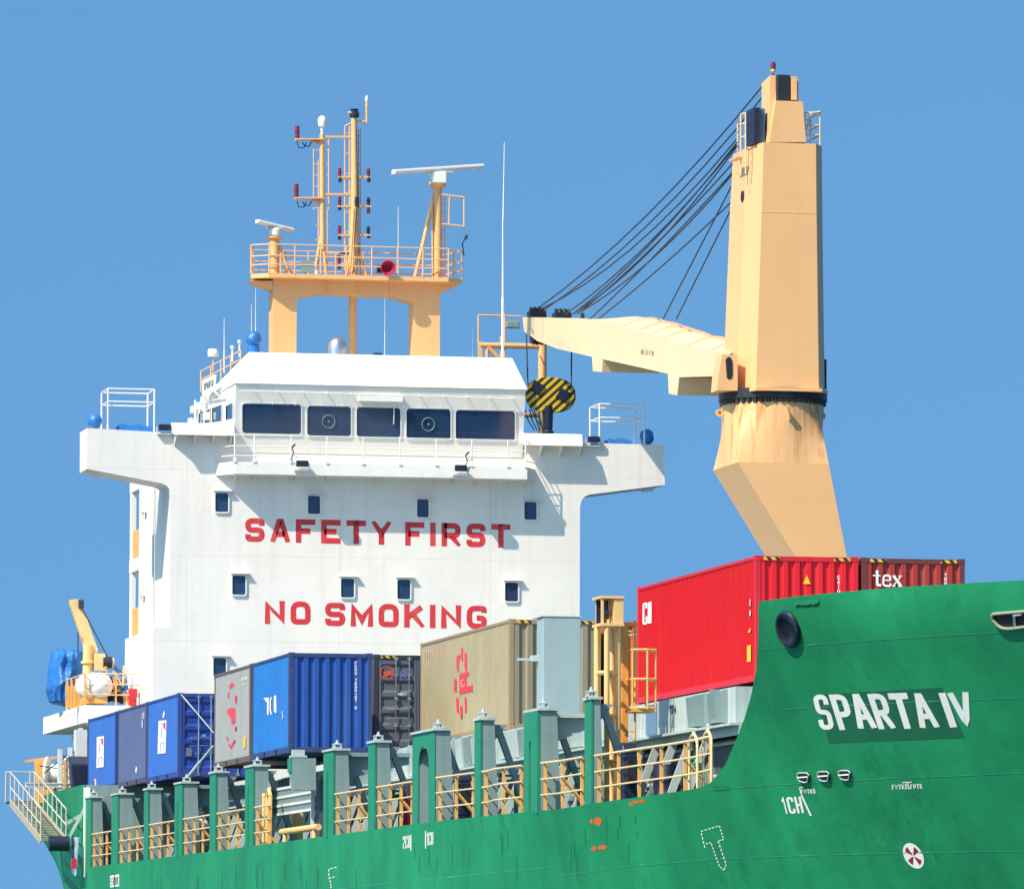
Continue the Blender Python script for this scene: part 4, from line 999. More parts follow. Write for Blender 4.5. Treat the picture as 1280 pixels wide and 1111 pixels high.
# hook block hanging under the boom tip, and the boom rest
hc = at(686.5, 494, y=YB+.6)
hk = thing('hook_block', 'round hook block with yellow and black stripes hanging under the boom tip', 'hook block', hc)
HB = stripes('hook_stripes', (.74, .47, .02), (.03, .03, .02), (0, .75, -.82), .235)
hw = 31/F_PX*(hc-CAM).length; hh = 22/F_PX*(hc-CAM).length
def ell(c, a, b, n=32): return [c+Vector((0, a*math.copysign(abs(math.cos(k*2*math.pi/n))**.8, math.cos(k*2*math.pi/n)), b*math.copysign(abs(math.sin(k*2*math.pi/n))**.9, math.sin(k*2*math.pi/n)))) for k in range(n)]
m = MB(); m.prism(ell(hc+Vector((.14, 0, 0)), hw, hh), (-.12, 0, 0)); m.build('cheek_plate', HB, hk, bevel=.015)
m = MB(); m.prism(ell(hc+Vector((-.16, .12, .02)), hw, hh), (-.12, 0, 0)); m.build('cheek_plate', HB, hk, bevel=.015)
m = MB()
for dy in (-.47, .45):
    c = hc+Vector((.15, dy, .12-dy*.25)); pts2 = [c+Vector((0, (.17 if k % 2 else .28)*math.cos(k*math.pi/4+.3), (.17 if k % 2 else .28)*math.sin(k*math.pi/4+.3))) for k in range(8)]
    m.prism(pts2, (.05, 0, 0)); m.lathe(c+Vector((-.02, 0, 0)), [(.16, -.28), (.16, .06)], 14, (1, 0, 0))
m.build('sheave_axle', NAVY, hk)
m = MB(); c = hc+Vector((0, .3-.35, -hh-.02)); m.tube(c+Vector((0, 0, .25)), c-Vector((0, 0, .55)), .2, .17, 12); m.lathe(c-Vector((0, 0, .75)), [(.09, -.22), (.2, -.1), (.22, .1), (.1, .25)], 14); m.build('hook', NAVY, hk)
m = MB()
m.tube(at(658, 418, y=YB+.3), hc+Vector((0, -.75, .35)), .025); m.tube(at(714.5, 438, y=YB+.9), at(714, 482, y=YB+.7), .025); m.pipe([hc+Vector((.1, -.75, -.3)), hc+Vector((.1, -.45, -.9)), hc+Vector((.1, -.25, -1.1))], .02)
m.build('wire', ROPE, hk)
XB = -9.6; Rr = lambda px, py, dx=0.0: F(px, py, XB+dx)
br = thing('boom_rest', 'cream tubular boom rest frame behind the wheelhouse roof', 'boom rest', Rr(650, 470))
m = MB(); m.tube(Rr(678, 425), Vector((XB, Rr(678, 545).y, zW-.6)), .15, None, 14); m.tube(Rr(600, 431.5), Rr(678, 433), .1, None, 10); m.tube(Rr(608, 431), Rr(624, 449), .09, None, 10); m.bar(Rr(600, 427), Rr(600, 460), .13); m.tube(Rr(609, 433), Rr(609, 460), .07)
m.tube(Rr(654, 519), Rr(678, 519), .09, None, 10); m.build('frame', MASTC, br, smooth=True)
m = MB()
for pa, pb in (((598, 394), (652, 395.5)), ((598, 394), (598, 430)), ((631, 392), (631, 447)), ((626, 420), (626, 447))): m.tube(Rr(*pa), Rr(*pb), .03)
m.build('top_rail', MASTC, br)
m = MB(); a, b = Rr(633, 401, .2), Rr(650, 410, .2); m.box(a.x-.25, a.x, a.y, b.y, b.z, a.z); m.build('lamp_box', STEEL, br, bevel=.03)
m = MB(); 
for k in range(4): m.pipe([Rr(656+k*6, 512, .3), Rr(660+k*5, 525, .3), Rr(668+k*3.5, 538, .3)], .02)
m.build('slack_wire', ROPE, br)
# ================================================================== CONTAINERS
def corr(mb, o, al, inw, L_, z0, z1, pitch, depth, frac=(.28, .22, .28, .22)):
    """corrugated sheet: o = outer start point, al = along, inw = inward; trapezoid ribs"""
    o = Vector(o); al = Vector(al); inw = Vector(inw); n = max(1, round(L_/pitch)); p = L_/n; prof = []
    for k in range(n):
        a = k*p
        for f_, d_ in ((0, 0), (frac[0], 0), (frac[0]+frac[1], depth), (frac[0]+frac[1]+frac[2], depth)): prof.append((a+f_*p, d_))
    prof += [(L_-.001, 0), (L_, 0)]
    mb.grid([[Vector((0, 0, z))+o+al*a+inw*d_ for a, d_ in prof] for z in (z0, z1)])
def container(label, xf, tf, bf, rf, af, col, frame, front='wall', L_=None, W_=None, dcol=None, pockets=False, rib=.27, hatch=False, H_=None):
    """tf/bf/rf: top-front, bottom-front, top-front-right corners; af: top-aft corner (pixels)"""
    t = at(*tf, x=xf); y0 = t.y; zt = t.z; zb = at(*bf, x=xf).z if bf else zt-H_
    W = W_ or (at(*rf, x=xf).y-y0); L = L_ or (xf-at(*af, y=y0).x)
    xa = xf-L; y1 = y0+W; g = .012
    o = thing('shipping_container', label, 'shipping container', (xf-L/2, y0+W/2, zb), 'shipping containers on deck')
    m = MB()
    for x in (xa, xf):
        for y in (y0, y1):
            sx = 1 if x == xa else -1; sy = 1 if y == y0 else -1
            xx = sorted((x+sx*g*.5, x+sx*.15)); yy = sorted((y+sy*g*.5, y+sy*.13)); m.box(xx[0], xx[1], yy[0], yy[1], zb+.1, zt-.1)
            xx = sorted((x, x+sx*.178)); yy = sorted((y, y+sy*.162))
            m.box(xx[0], xx[1], yy[0], yy[1], zb, zb+.118); m.box(xx[0], xx[1], yy[0], yy[1], zt-.118, zt)
    for y in (y0, y1):
        sy = 1 if y == y0 else -1; yy = sorted((y+sy*g*.6, y+sy*.07)); m.box(xa+.17, xf-.17, yy[0], yy[1], zt-.09, zt-.015)
        if pockets:
            cuts = [xa+.17, xa+L*.5-1.15, xa+L*.5-.8, xa+L*.5+.8, xa+L*.5+1.15, xf-.17]
            for k in (0, 2, 4): m.box(cuts[k], cuts[k+1], yy[0], yy[1], zb+.02, zb+.18)
            m.box(xa+.17, xf-.17, yy[0]+.003, yy[1]-.003, zb+.145, zb+.19)
        else: m.box(xa+.17, xf-.17, yy[0], yy[1], zb+.03, zb+.17)
    for x in (xa, xf):
        sx = 1 if x == xa else -1; xx = sorted((x+sx*g*.6, x+sx*.08)); m.box(xx[0], xx[1], y0+.16, y1-.16, zt-.13, zt-.015); m.box(xx[0], xx[1], y0+.16, y1-.16, zb+.03, zb+.17)
    m.box(xa+.1, xf-.1, y0+.05, y1-.05, zb+.12, zb+.16)
    m.build('frame', frame, o, bevel=.008)
    m = MB(); corr(m, (xa+.15, y0+.02, 0), (1, 0, 0), (0, 1, 0), L-.3, zb+.17, zt-.085, .278, .036)
    m.face([(xa+.15, y1-.03, zb+.15), (xf-.15, y1-.03, zb+.15), (xf-.15, y1-.03, zt-.05), (xa+.15, y1-.03, zt-.05)]); m.face([(xa+.05, y0+.03, zt-.04), (xf-.05, y0+.03, zt-.04), (xf-.05, y1-.03, zt-.04), (xa+.05, y1-.03, zt-.04)])
    m.face([(xa+.03, y0+.1, zb+.15), (xa+.03, y1-.1, zb+.15), (xa+.03, y1-.1, zt-.05), (xa+.03, y0+.1, zt-.05)]); m.build('side_panel', col, o)
    if front == 'wall':
        m = MB(); corr(m, (xf-.02, y0+.13, 0), (0, 1, 0), (-1, 0, 0), W-.26, zb+.165, zt-.125, rib, .06, (.38, .16, .30, .16)); m.build('end_panel', dcol or col, o)
    else:
        for k in (0, 1):
            a = y0+.14+k*(W/2-.14)+(.006 if k else 0); b = y0+W/2-.006 if k == 0 else y1-.14; z0, z1 = zb+.17, zt-.13
            m = MB(); n = 5; hh = (z1-z0-.16)/n; prof = [(z0, 0)]
            for q in range(n):
                s_ = z0+.08+q*hh; prof += [(s_+hh*.12, 0), (s_+hh*.28, .045), (s_+hh*.68, .045), (s_+hh*.88, 0)]
            prof += [(z1, 0)]
            e = .07
            m.grid([[(xf-.03-d_, y, z) for z, d_ in prof] for y in (a+e, b-e)])
            m.box(xf-.09, xf-.02, a, a+e, z0, z1); m.box(xf-.09, xf-.02, b-e, b, z0, z1)
            d = m.build('door', dcol or col, o)
            for q in ((.45, .80) if k == 0 else (.20, .55)):
                y = a+(b-a)*q; r = MB(); r.tube((xf+.012, y, zb+.06), (xf+.012, y, zt-.07), .018)
                for z in (zb+.1, zb+.75, zb+1.5, zt-.12): r.box(xf-.02, xf+.03, y-.05, y+.05, z-.035, z+.035)
                r.build('lock_rod', ALU, d)
            r = MB(); y = a+(b-a)*.45
            for z in (zb+.95, zb+1.2): r.bar((xf+.03, a+(b-a)*.2, z), (xf+.03, a+(b-a)*.8, z+.015), .025)
            r.build('handle', ALU, d)
    if hatch:
        m = MB()
        for a in (y0+.2, y1-.58):
            m.box(xf-.012, xf+.004, a, a+.38, zt-.105, zt-.035)
        m.build('height_marking', HATCH, o)
    o['dims'] = (xa, xf, y0, y1, zb, zt); return o
def cpaint(name, hexc, **k): return paint(name, lin(hexc), **{**dict(rough=.5, var=.08, vscale=.8, dirt_amt=.2, rust=.08, bump=.1), **k})
SD = lambda o: (lambda px, py: at(px, py, y=o['dims'][2]+.014)); FR = lambda o: (lambda px, py: at(px, py, x=o['dims'][1]+.006))
def marks(o, name, mat, items, surf):
    m = MB()
    for it in items:
        if it[0] == 'p': patch(m, it[1], surf)
        elif it[0] == 's':
            for q in ribbon(it[1], it[2]): patch(m, q, surf)
        else: lettering(m, it[1], it[2], surf, it[3] if len(it) > 3 else .2, gap=.35)
    return m.build(name, mat, o)
def vletters(word, x0, x1, ya, yb, sk=0):
    n = len(word); h = (yb-ya)/n
    return [('t', ch, ((x0, ya+i*h+h*.08), (x1, ya+i*h+h*.08+sk), (x1, ya+(i+1)*h-h*.12+sk), (x0, ya+(i+1)*h-h*.12)), .2) for i, ch in enumerate(word) if ch != ' ']
CW = paint('container_white', (.78, .78, .76), .5, .05, 2, dirt_amt=.1, bump=0); CRED = paint('emblem_red', (.78, .05, .07), .5, .25, 4, dirt_amt=.1, bump=0); CYEL = paint('label_yellow', (.85, .46, .02), .5, .08, 3, bump=0)
red = container('bright red forty foot container high beside the bow, with white monogram', 66.93, (944.1, 693.6), (943.5, 852.2), (1073.4, 696), (796.1, 731.4), cpaint('container_red', (178, 14, 19), spec=.2, rust=.0, dirt_amt=.06, var=.04), cpaint('container_red_frame', (196, 18, 40), rust=0), hatch=True, dcol=cpaint('container_red_end', (208, 14, 30), rust=0, dirt_amt=.08))
marks(red, 'monogram', CW, [('s', fillet([(808, 760), (808, 753.5), (804.3, 755), (804.3, 779.5), (808.3, 779), (808.3, 770)], 1.5), 2.3), ('p', [(809.8, 753), (814.3, 751.7), (814.3, 778.5), (809.8, 779)])], SD(red))
marks(red, 'number_label', CYEL, [('p', [(933.7, 806.8), (938.4, 805.8), (938.4, 826.6), (933.7, 827.2)]), ('p', [(934.5, 790), (938, 784), (938, 790)])], SD(red))
marks(red, 'side_digits', CW, [('s', [(937.5, 749), (937.5, 757)], .9), ('s', [(937.5, 763), (937.5, 769.5)], 1.3)], SD(red))
marks(red, 'warning_triangle', CYEL, [('p', [(1008.5, 718.5), (1013.2, 729.8), (1003.8, 729.4)])], FR(red))
marks(red, 'end_number', CW, vletters('CAIU', 1046.6, 1049.8, 718.5, 742), FR(red))
brown = container('dark red-brown container with white tex lettering next to the red one', 66.95, (1077.2, 696.4), None, (1206.5, 700.6), (930, 734), cpaint('container_brown', (150, 46, 38), rust=.15), cpaint('container_brown_frame', (98, 44, 44), rust=.15), hatch=True, L_=12.19, H_=2.896)
m = MB(); bs = FR(brown)
def st(pts, wd):
    for q in ribbon(pts, wd): patch(m, q, bs)
st(fillet([(1096.5, 712.8), (1096.5, 731), (1101.3, 731.3)], 3), 3.0); st([(1091, 719), (1100.5, 719.3)], 1.6); st([(1094.5, 715), (1097, 712.8)], 1.4)
st([(1104.8, 724.8), (1113.4, 725.2)], 1.5); st(fillet([(1112.8, 725.5), (1112.9, 719.2), (1105, 718.8), (1103.9, 725.2), (1104.5, 732), (1112.8, 732), (1113.6, 729)], 3.4), 2.4)
st([(1117.2, 719.8), (1126, 732)], 3.2); st([(1125.8, 719.8), (1117, 732)], 1.5); st([(1115.5, 719.4), (1120, 719.5)], 1.2); st([(1123, 719.6), (1127.4, 719.7)], 1.2); st([(1115, 732.2), (1119.3, 732.4)], 1.2); st([(1122.5, 732.6), (1128, 732.8)], 1.2)
m.build('line_lettering', CW, brown)
marks(brown, 'end_number', CW, vletters('TGH', 1180.2, 1183.6, 716.2, 731), FR(brown))
beige = container('long faded beige container with red emblem behind the deck posts', 46.23, (636.6, 773.1), (636.6, 912), None, (525.2, 801.6), cpaint('container_beige', (154, 142, 112), rust=.22, var=.12), cpaint('container_beige_frame', (150, 130, 96), rust=.5), hatch=True, W_=2.438, dcol=cpaint('container_beige_end', (136, 126, 104), rust=.2), rib=.34)
def zb3(p): return (520+p[0]/6.946, 765+p[1]/6.938)
marks(beige, 'emblem', cpaint('emblem_pink', (222, 62, 78), rust=0), [('p', [zb3(q) for q in pl]) for pl in ([(350, 380), (378, 365), (372, 490), (362, 510), (350, 490)], [(388, 315), (400, 300), (408, 315), (406, 400), (396, 415), (387, 400)], [(418, 358), (440, 350), (442, 510), (432, 515), (420, 480)],
      [(330, 580), (350, 575), (350, 685), (330, 690)], [(376, 535), (460, 515), (460, 545), (440, 550), (440, 640), (466, 640), (466, 688), (376, 708)], [(470, 635), (494, 628), (494, 682), (470, 688)], [(347, 745), (368, 735), (366, 880), (350, 860)], [(418, 735), (438, 735), (436, 860), (424, 868)], [(380, 820), (400, 810), (402, 880), (390, 930), (382, 890)])], SD(beige))
marks(beige, 'emblem_core', cpaint('emblem_pale', (214, 150, 138), rust=0), [('s', [zb3(q) for q in ((418, 585), (392, 590), (392, 645), (418, 640), (418, 615))], 1.3)], lambda px, py: at(px, py, y=beige['dims'][2]+.008))
rz2 = random.Random(5)
marks(beige, 'faded_patch', cpaint('faded_pink', (200, 158, 130), rust=.1, var=.15), [('p', [zb3((x, 335-(x-70)*.21+rz2.uniform(-6, 6))), zb3((x+9, 335-(x-61)*.21)), zb3((x+8, 420-(x-70)*.3+rz2.uniform(-28, 14))), zb3((x+1, 420-(x-70)*.3+rz2.uniform(-28, 10)))]) for x in range(72, 262, 17)], SD(beige))
db = beige['dims']
orng = container('rusty orange container half hidden behind the yellow pulley posts', 46.2, (760, 776), None, None, None, cpaint('container_orange', (178, 92, 44), rust=.4), cpaint('container_orange_frame', (140, 72, 40), rust=.5), L_=12.19, W_=2.438, H_=2.75)
marks(orng, 'end_lettering', CW, [('t', 'CA', ((784.5, 788), (796, 788.3), (796, 794), (784.5, 793.7)), .16)], FR(orng))
gray = container('grey container with sprayed red emblem above the deck posts', 32.92, (312.6, 829.3), (312.2, 952), None, (267.7, 841.1), cpaint('container_grey', (146, 148, 146), rust=.12), cpaint('container_grey_frame', (96, 84, 78), rust=.5), W_=2.438, pockets=True)
def zg(p): return (260+p[0]/6.945, 810+p[1]/6.938)
marks(gray, 'emblem', CRED, [('p', [zg(q) for q in pl]) for pl in ([(180, 320), (205, 298), (222, 305), (228, 330), (215, 325), (205, 340), (182, 345)], [(168, 390), (185, 375), (186, 410), (170, 430)], [(228, 410), (245, 405), (248, 470), (232, 478)], [(165, 535), (180, 520), (235, 515), (240, 550), (232, 640), (205, 660), (195, 600), (165, 560)],
      [(228, 690), (242, 670), (242, 710), (230, 725)], [(155, 750), (170, 770), (175, 795), (160, 790)], [(175, 825), (200, 840), (228, 785), (228, 820), (200, 868), (178, 850)])], SD(gray))
marks(gray, 'number_label', CYEL, [('p', [zg((306, 770)), zg((328, 762)), zg((326, 862)), zg((306, 868))])], SD(gray))
marks(gray, 'side_digits', CW, [('t', 'HX8', (zg((288, 262)), zg((338, 246)), zg((338, 276)), zg((288, 285))), .2), ('t', '22', (zg((300, 300)), zg((318, 296)), zg((318, 320)), zg((300, 324))), .2)], SD(gray))
BLUE = cpaint('container_blue', (30, 108, 180), rust=.03); BLUEF = cpaint('container_blue_end', (26, 74, 152), rust=.06); BLUEFR = cpaint('container_blue_frame', (44, 62, 110), rust=.55)
blue = container('blue container with ribbed front end and white stripes on its side', 39.13, (361.4, 814.9), (361.9, 941.1), (466.1, 817.5), (315.2, 828.9), BLUE, BLUEFR, pockets=True, dcol=BLUEF, rib=.29)
marks(blue, 'side_logo', CW, [('s', [zg(q) for q in ((485, 440), (497, 432))], 1.6), ('p', [zg(q) for q in ((497, 432), (528, 425), (526, 580), (512, 575), (512, 460), (497, 465))]), ('s', fillet([zg((548, 425)), zg((541, 450)), zg((541, 540)), zg((550, 573))], 4), 1.7), ('p', [zg(q) for q in ((572, 412), (592, 408), (594, 550), (586, 567), (572, 540))]), ('s', [zg((648, 545)), zg((642, 560)), zg((650, 575)), zg((644, 615))], .7)], SD(blue))
marks(blue, 'end_number', CW, vletters('FCBU 7680427 0', 443.3, 446.2, 826, 886.5), FR(blue))
slate = container('dark slate container with doors beside the ribbed blue container', 33.4, (467.6, 817.5), None, None, None, cpaint('container_slate', (88, 95, 108), rust=.1), cpaint('container_slate_frame', (44, 50, 62), rust=.2), 'door', L_=6.06, W_=2.438, H_=2.72, hatch=True)
c = (483.6, 840.3); fs = FR(slate)
marks(slate, 'emblem', cpaint('emblem_orange', (206, 74, 54), rust=0), [('s', [(c[0]+8.2*math.cos(a*math.pi/12), c[1]+8*math.sin(a*math.pi/12)) for a in range(25)], 1.2), ('p', [(478, 839.5), (490.5, 837.5), (490, 842.5), (486, 843.5), (484, 846), (481, 842.5)])], fs)
marks(slate, 'round_label', cpaint('label_violet', (108, 96, 190), rust=0), [('s', [(503.8+3.2*math.cos(a*math.pi/6), 841.3+3.2*math.sin(a*math.pi/6)) for a in range(13)], 1.6)], fs)
marks(slate, 'line_lettering', CW, [('t', 'ROCT', ((497.3, 865.6), (508.5, 865.8), (508.5, 869), (497.3, 868.8)), .24)], fs)
ABL = cpaint('container_royal_blue', (50, 98, 176), rust=.02, dirt_amt=.1); ABF = cpaint('container_royal_frame', (44, 66, 130), rust=.25); ABD = cpaint('container_royal_door', (27, 60, 140), rust=.05)
ab = container('royal blue container with white side placard and doors facing forward', 19.46, (222.6, 865.5), (222.3, 971.4), None, (184, 877), ABL, ABF, 'door', W_=2.438, pockets=True, dcol=ABD)
ad = container('slate blue container between the two royal blue ones at the stern', 12.96, (182.9, 877), (183.2, 978.2), None, (147.5, 887), cpaint('container_slate_blue', (80, 92, 130), rust=.05), cpaint('container_slate_blue_frame', (74, 66, 88), rust=.5), W_=2.438, pockets=True)
az = container('aftmost royal blue container with a white side placard by the stern', 6.51, (144.4, 888.5), (144.2, 985.6), None, (110, 898.6), ABL, ABF, W_=2.438, pockets=True)
def z5(p): return (95+p[0]/6.944, 850+p[1]/6.944)
def placard(o, qd):
    marks(o, 'placard', CW, [('p', [z5(q) for q in qd])], SD(o)); tl, tr, brr, bl = qd
    f = quadmap([z5(q) for q in qd]); sf2 = lambda px, py: at(px, py, y=o['dims'][2]+.008)
    marks(o, 'placard_emblem', CRED, [('p', [f(.62, .93), f(.85, .95), f(.9, .70), f(.75, .74), f(.6, .8)])], sf2)
    marks(o, 'placard_print', NAVY, [('s', [f(.3, .92-.0*i), f(.55, .88)], .7) for i in range(1)]+[('s', [f(.3, .74-.06*i), f(.5, .76-.06*i)], .55) for i in range(5)]+[('s', [f(.3, .06), f(.3, .3), f(.75, .34), f(.75, .1)], .4)], sf2)
placard(ab, ((716, 352), (785, 345), (778, 632), (708, 638))); placard(az, ((180, 492), (243, 483), (240, 752), (177, 760)))
marks(ab, 'side_flash', CW, [('p', [z5(q) for q in ((755, 290), (768, 262), (770, 290), (762, 330), (752, 322))])], SD(ab))
marks(ad, 'side_digits', CW, [('t', 'TCKU', (z5((570, 285)), z5((592, 280)), z5((592, 330)), z5((570, 338))), .2), ('s', [z5((575, 345)), z5((575, 410))], .9), ('p', [z5(q) for q in ((520, 745), (532, 765), (522, 805), (514, 790))])], SD(ad))
marks(ab, 'door_label', cpaint('label_grey', (96, 106, 122), rust=0), [('p', [z5(q) for q in ((955, 585), (1005, 585), (1005, 658), (955, 656))])], FR(ab))
marks(ab, 'door_sticker', cpaint('label_cyan', (70, 150, 210), rust=0), [('p', [z5(q) for q in ((1092, 470), (1122, 465), (1126, 485), (1094, 488))])], FR(ab))
# lashing rods
for lab, a, b in (('long thin lashing rod across the royal blue container doors', at(*z5((912, 122)), x=19.55), at(*z5((1195, 455)), x=20.4)), ('stout pale lashing rod from deck post up toward the grey container', at(*z5((965, 845)), x=20.6), at(*z5((1188, 570)), x=21.6))):
    k = MB(); k.tube(a, b, .016 if 'long' in lab else .03); d = (b-a).normalized(); k.tube(a+d*.1, a+d*.75, .045 if 'stout' in lab else .02); o = k.build('lashing_rod', LSTEEL); tag(o, lab, 'lashing rod')

# ================================================================== DECK POSTS along the starboard side
YS = -10.38
posts = [  # left edge, green/grey edge, right edge (pixels), top y, arch
 (107, 114, 127, 997, 0), (140, 147.6, 165, 993, 0), (180.5, 185.4, 201, 987, 0), (219, 228, 246.3, 979, 0, 2.0), (262.8, 270, 284, 966, 0), (307, 316.8, 335, 958, 0),
 (405, 417, 435, 938, 0, 1.7), (461, 469, 486.6, 928, 0), (515.5, 543.5, 562.7, 913, 1), (594, 601, 618, 900, 0), (657.6, 674.5, 696, 888, 2, 1.0), (731.7, 740, 750, 874, 0)]
def base_line(px): return 1090.6-(px-103)*.1318
def edge_y(x): return -half(x, ZDK)
def deck_post(label, pl, pg, pr, yt, arch, arm=0):
    hb_ = hull_at(pg, base_line(pg)); YS = hb_.y+.02
    xa = at(pl, yt+20, y=YS).x; xf = at(pg, yt+20, y=YS).x; zt = at(pg, yt, y=YS).z; yr_ = at(pr, yt+30, x=xf).y; zd = ZDK-.02
    o = thing('deck_post', label, 'deck post', (xf, YS, ZDK), 'green edged container posts along the deck')
    m = MB(); ww = yr_-YS
    if arch == 1:
        w1 = (xf-xa)*.27
        for a, b in ((xa, xa+w1), (xf-w1, xf)): m.hexa([(a, YS+.02, zd), (b, YS+.02, zd), (b, yr_+.1, zd), (a, yr_+.1, zd)], [(a, YS+.02, zt), (b, YS+.02, zt), (b, yr_, zt), (a, yr_, zt)])
        m.box(xa+w1+.002, xf-w1-.002, YS+.02, yr_-.05, zt-.35, zt-.003)
    else: m.hexa([(xa, YS+.02, zd), (xf, YS+.02, zd), (xf, yr_+.1, zd), (xa, yr_+.1, zd)], [(xa, YS+.02, zt), (xf, YS+.02, zt), (xf, yr_, zt), (xa, yr_, zt)])
    m.build('post', STEEL, o)
    m = MB()
    if arch == 1:
        w1 = (xf-xa)*.27; xm = (xa+xf)/2; n = 8; r = (xf-xa)/2-w1
        outl = [(xa, zd), (xa, zt), (xf, zt), (xf, zd), (xf-w1, zd)]+[(xm+r*math.cos(math.pi*k/n), zt-.75+.45*math.sin(math.pi*k/n)) for k in range(n+1)]+[(xa+w1, zd)]
        m.prism([(x, YS, z) for x, z in outl], (0, .03, 0))
    elif arch == 2:
        xm = xa+(xf-xa)*.45; r = .11; n = 8
        outl = [(xa, zd), (xa, zt), (xf, zt), (xf, zd), (xm+r, zd)]+[(xm+r*math.cos(math.pi*k/n), zt-.85+.25*math.sin(math.pi*k/n)) for k in range(n+1)]+[(xm-r, zd)]
        m.prism([(x, YS-.05, z) for x, z in outl], (0, .075, 0))
    else:
        m.box(xa-.01, xf+.012, YS-.015, YS+.03, zd, zt+.004)
        if pg-pl > 8.5: m.box(xa+(xf-xa)*.42, xa+(xf-xa)*.5, YS-.05, YS-.015, zd, zt-.5)
    m.build('green_face', GREEN2, o)
    m = MB(); m.box(xa-.05, xf+.06, YS-.05, yr_+.05, zt+.005, zt+.06); m.build('cap', LSTEEL, o)
    m = MB(); c = Vector(((xf-.2), (YS+yr_)/2-.06, zt+.06)); m.box(c.x-.11, c.x+.11, c.y-.11, c.y+.11, c.z, c.z+.03)
    for dx in (-.08, .08):
        for dy in (-.08, .08): m.box(c.x+dx-.022, c.x+dx+.022, c.y+dy-.022, c.y+dy+.022, c.z+.03, c.z+.1)
    m.box(c.x-.11, c.x+.11, c.y-.11, c.y+.11, c.z+.1, c.z+.125); m.lathe(c+Vector((0, 0, .125)), [(.07, 0), (.05, .02), (.03, .03), (.035, .06), (.01, .09)], 10); m.build('twistlock', LSTEEL, o)
    m = MB(); ya_ = yr_-.03; xm = (xa+xf)/2
    if arm:
        m.box(xm-.2, xm+.2, ya_, ya_+arm, zt-.12, zt-.02); m.prism([(xm, ya_, zt-.7), (xm, ya_+arm, zt-.3), (xm, ya_+arm, zt-.12), (xm, ya_, zt-.12)], (.04, 0, 0)); m.build('arm', LSTEEL if arch == 2 else STEEL, o)
    else:
        m.prism([(xm, ya_, zt-.08), (xm, ya_+.38, zt-.08), (xm, ya_, zt-.55)], (.05, 0, 0)); m.build('arm', STEEL, o)
    m = MB(); m.bar((xm, yr_+.12, zt-.1), (xm-.3, yr_+.95, ZDK), .06, .15); m.build('stay', STEEL, o)
    return (xa, xf, zt, YS)
lab_ = ['aftmost short deck post with white fitting under the last blue container', 'deck post under the joint of the last blue and slate blue containers', 'deck post under the slate blue container front end', 'broad deck post carrying the royal blue door corner', 'deck post under the aft end of the grey container',
        'deck post under the joint of the grey and striped blue containers', 'tall deck post under the ribbed blue container front', 'narrow deck post in front of the slate door container', 'double deck post with a wide arch under the beige container', 'narrow deck post before the middle of the beige container', 'deck post with a slot opening below the tall grey box', 'tallest narrow deck post beside the yellow pulley posts']
ext = [deck_post(l, *p) for l, p in zip(lab_, posts)]
# hanging bracket
xb = at(365, 960, y=YS).x; z1 = at(365, 947, y=YS).z; y2 = at(395, 955, x=xb).y
o = thing('post_bracket', 'short hanging bracket with twistlock under the blue container corner', 'bracket', (xb, YS, z1))
m = MB(); m.prism([(xb, YS, z1), (xb, y2, z1), (xb, y2, z1-.82), (xb, y2-.55, z1-.82), (xb, YS, z1-.35)], (-.5, 0, 0)); m.build('plate', STEEL, o); m = MB(); m.box(xb-.52, xb-.0, YS-.03, YS-.002, z1-.36, z1); m.build('green_face', GREEN2, o)
m = MB(); c = Vector((xb-.25, YS+.2, z1+.02)); m.box(c.x-.2, c.x+.2, c.y-.2, c.y+.2, c.z, c.z+.05); m.box(c.x-.15, c.x+.15, c.y-.15, c.y+.15, c.z+.05, c.z+.2); m.build('twistlock', LSTEEL, o)
# railings between the posts
def railing(label, xa, xb, n=None, z=ZDK, h=1.02):
    o = thing('deck_railing', label, 'railing', ((xa+xb)/2, edge_y((xa+xb)/2), z), 'orange deck railings between the posts')
    n = n or max(1, round((xb-xa)/1.6)); P = lambda t: Vector((xa+(xb-xa)*t, edge_y(xa+(xb-xa)*t)+.1, z if xa+(xb-xa)*t < 70 else min(ztop(xa+(xb-xa)*t), 8.2)))
    m = MB()
    for k in range(n+1):
        t = (k+.12)/(n+.24); p = P(t); m.box(p.x-.02, p.x+.02, p.y-.033, p.y+.033, min(z, p.z)-.05, p.z+h)
        if k == n-1: m.bar(p+Vector((0, .04, .6)), p+Vector((0, .55, .0)), .03, .08)
        m.cut()
    m.build('post', ORANGE, o)
    m = MB()
    for f_ in (1, .66, .33): m.pipe([P(k/6)+Vector((0, -.05, h*f_)) for k in range(7)], .026 if f_ == 1 else .02)
    m.build('rail', RAILW, o)
    return o
rl = ['deck railing beside the aftmost short post', 'deck railing with the stair behind it near the stern', 'deck railing under the slate blue container', 'deck railing in front of the white net bundle', 'deck railing under the grey container', 'deck railing beside the grey grating panel',
      'deck railing below the ribbed blue container doors', 'deck railing in front of the red locker', 'deck railing under the aft half of the beige container', 'deck railing under the beige container front half', 'deck railing just aft of the yellow pulley posts']
for i, (a, b) in enumerate(zip(ext, ext[1:])):
    if i == 5: railing(rl[i], a[1]+.05, a[1]+2.4)
    else: railing(rl[i], a[1]+.05, b[0]-.05)
railing('deck railing with hooped gate beside the bow sweep', ext[-1][1]+.1, hull_at(881, 985).x, 5, h=1.0)
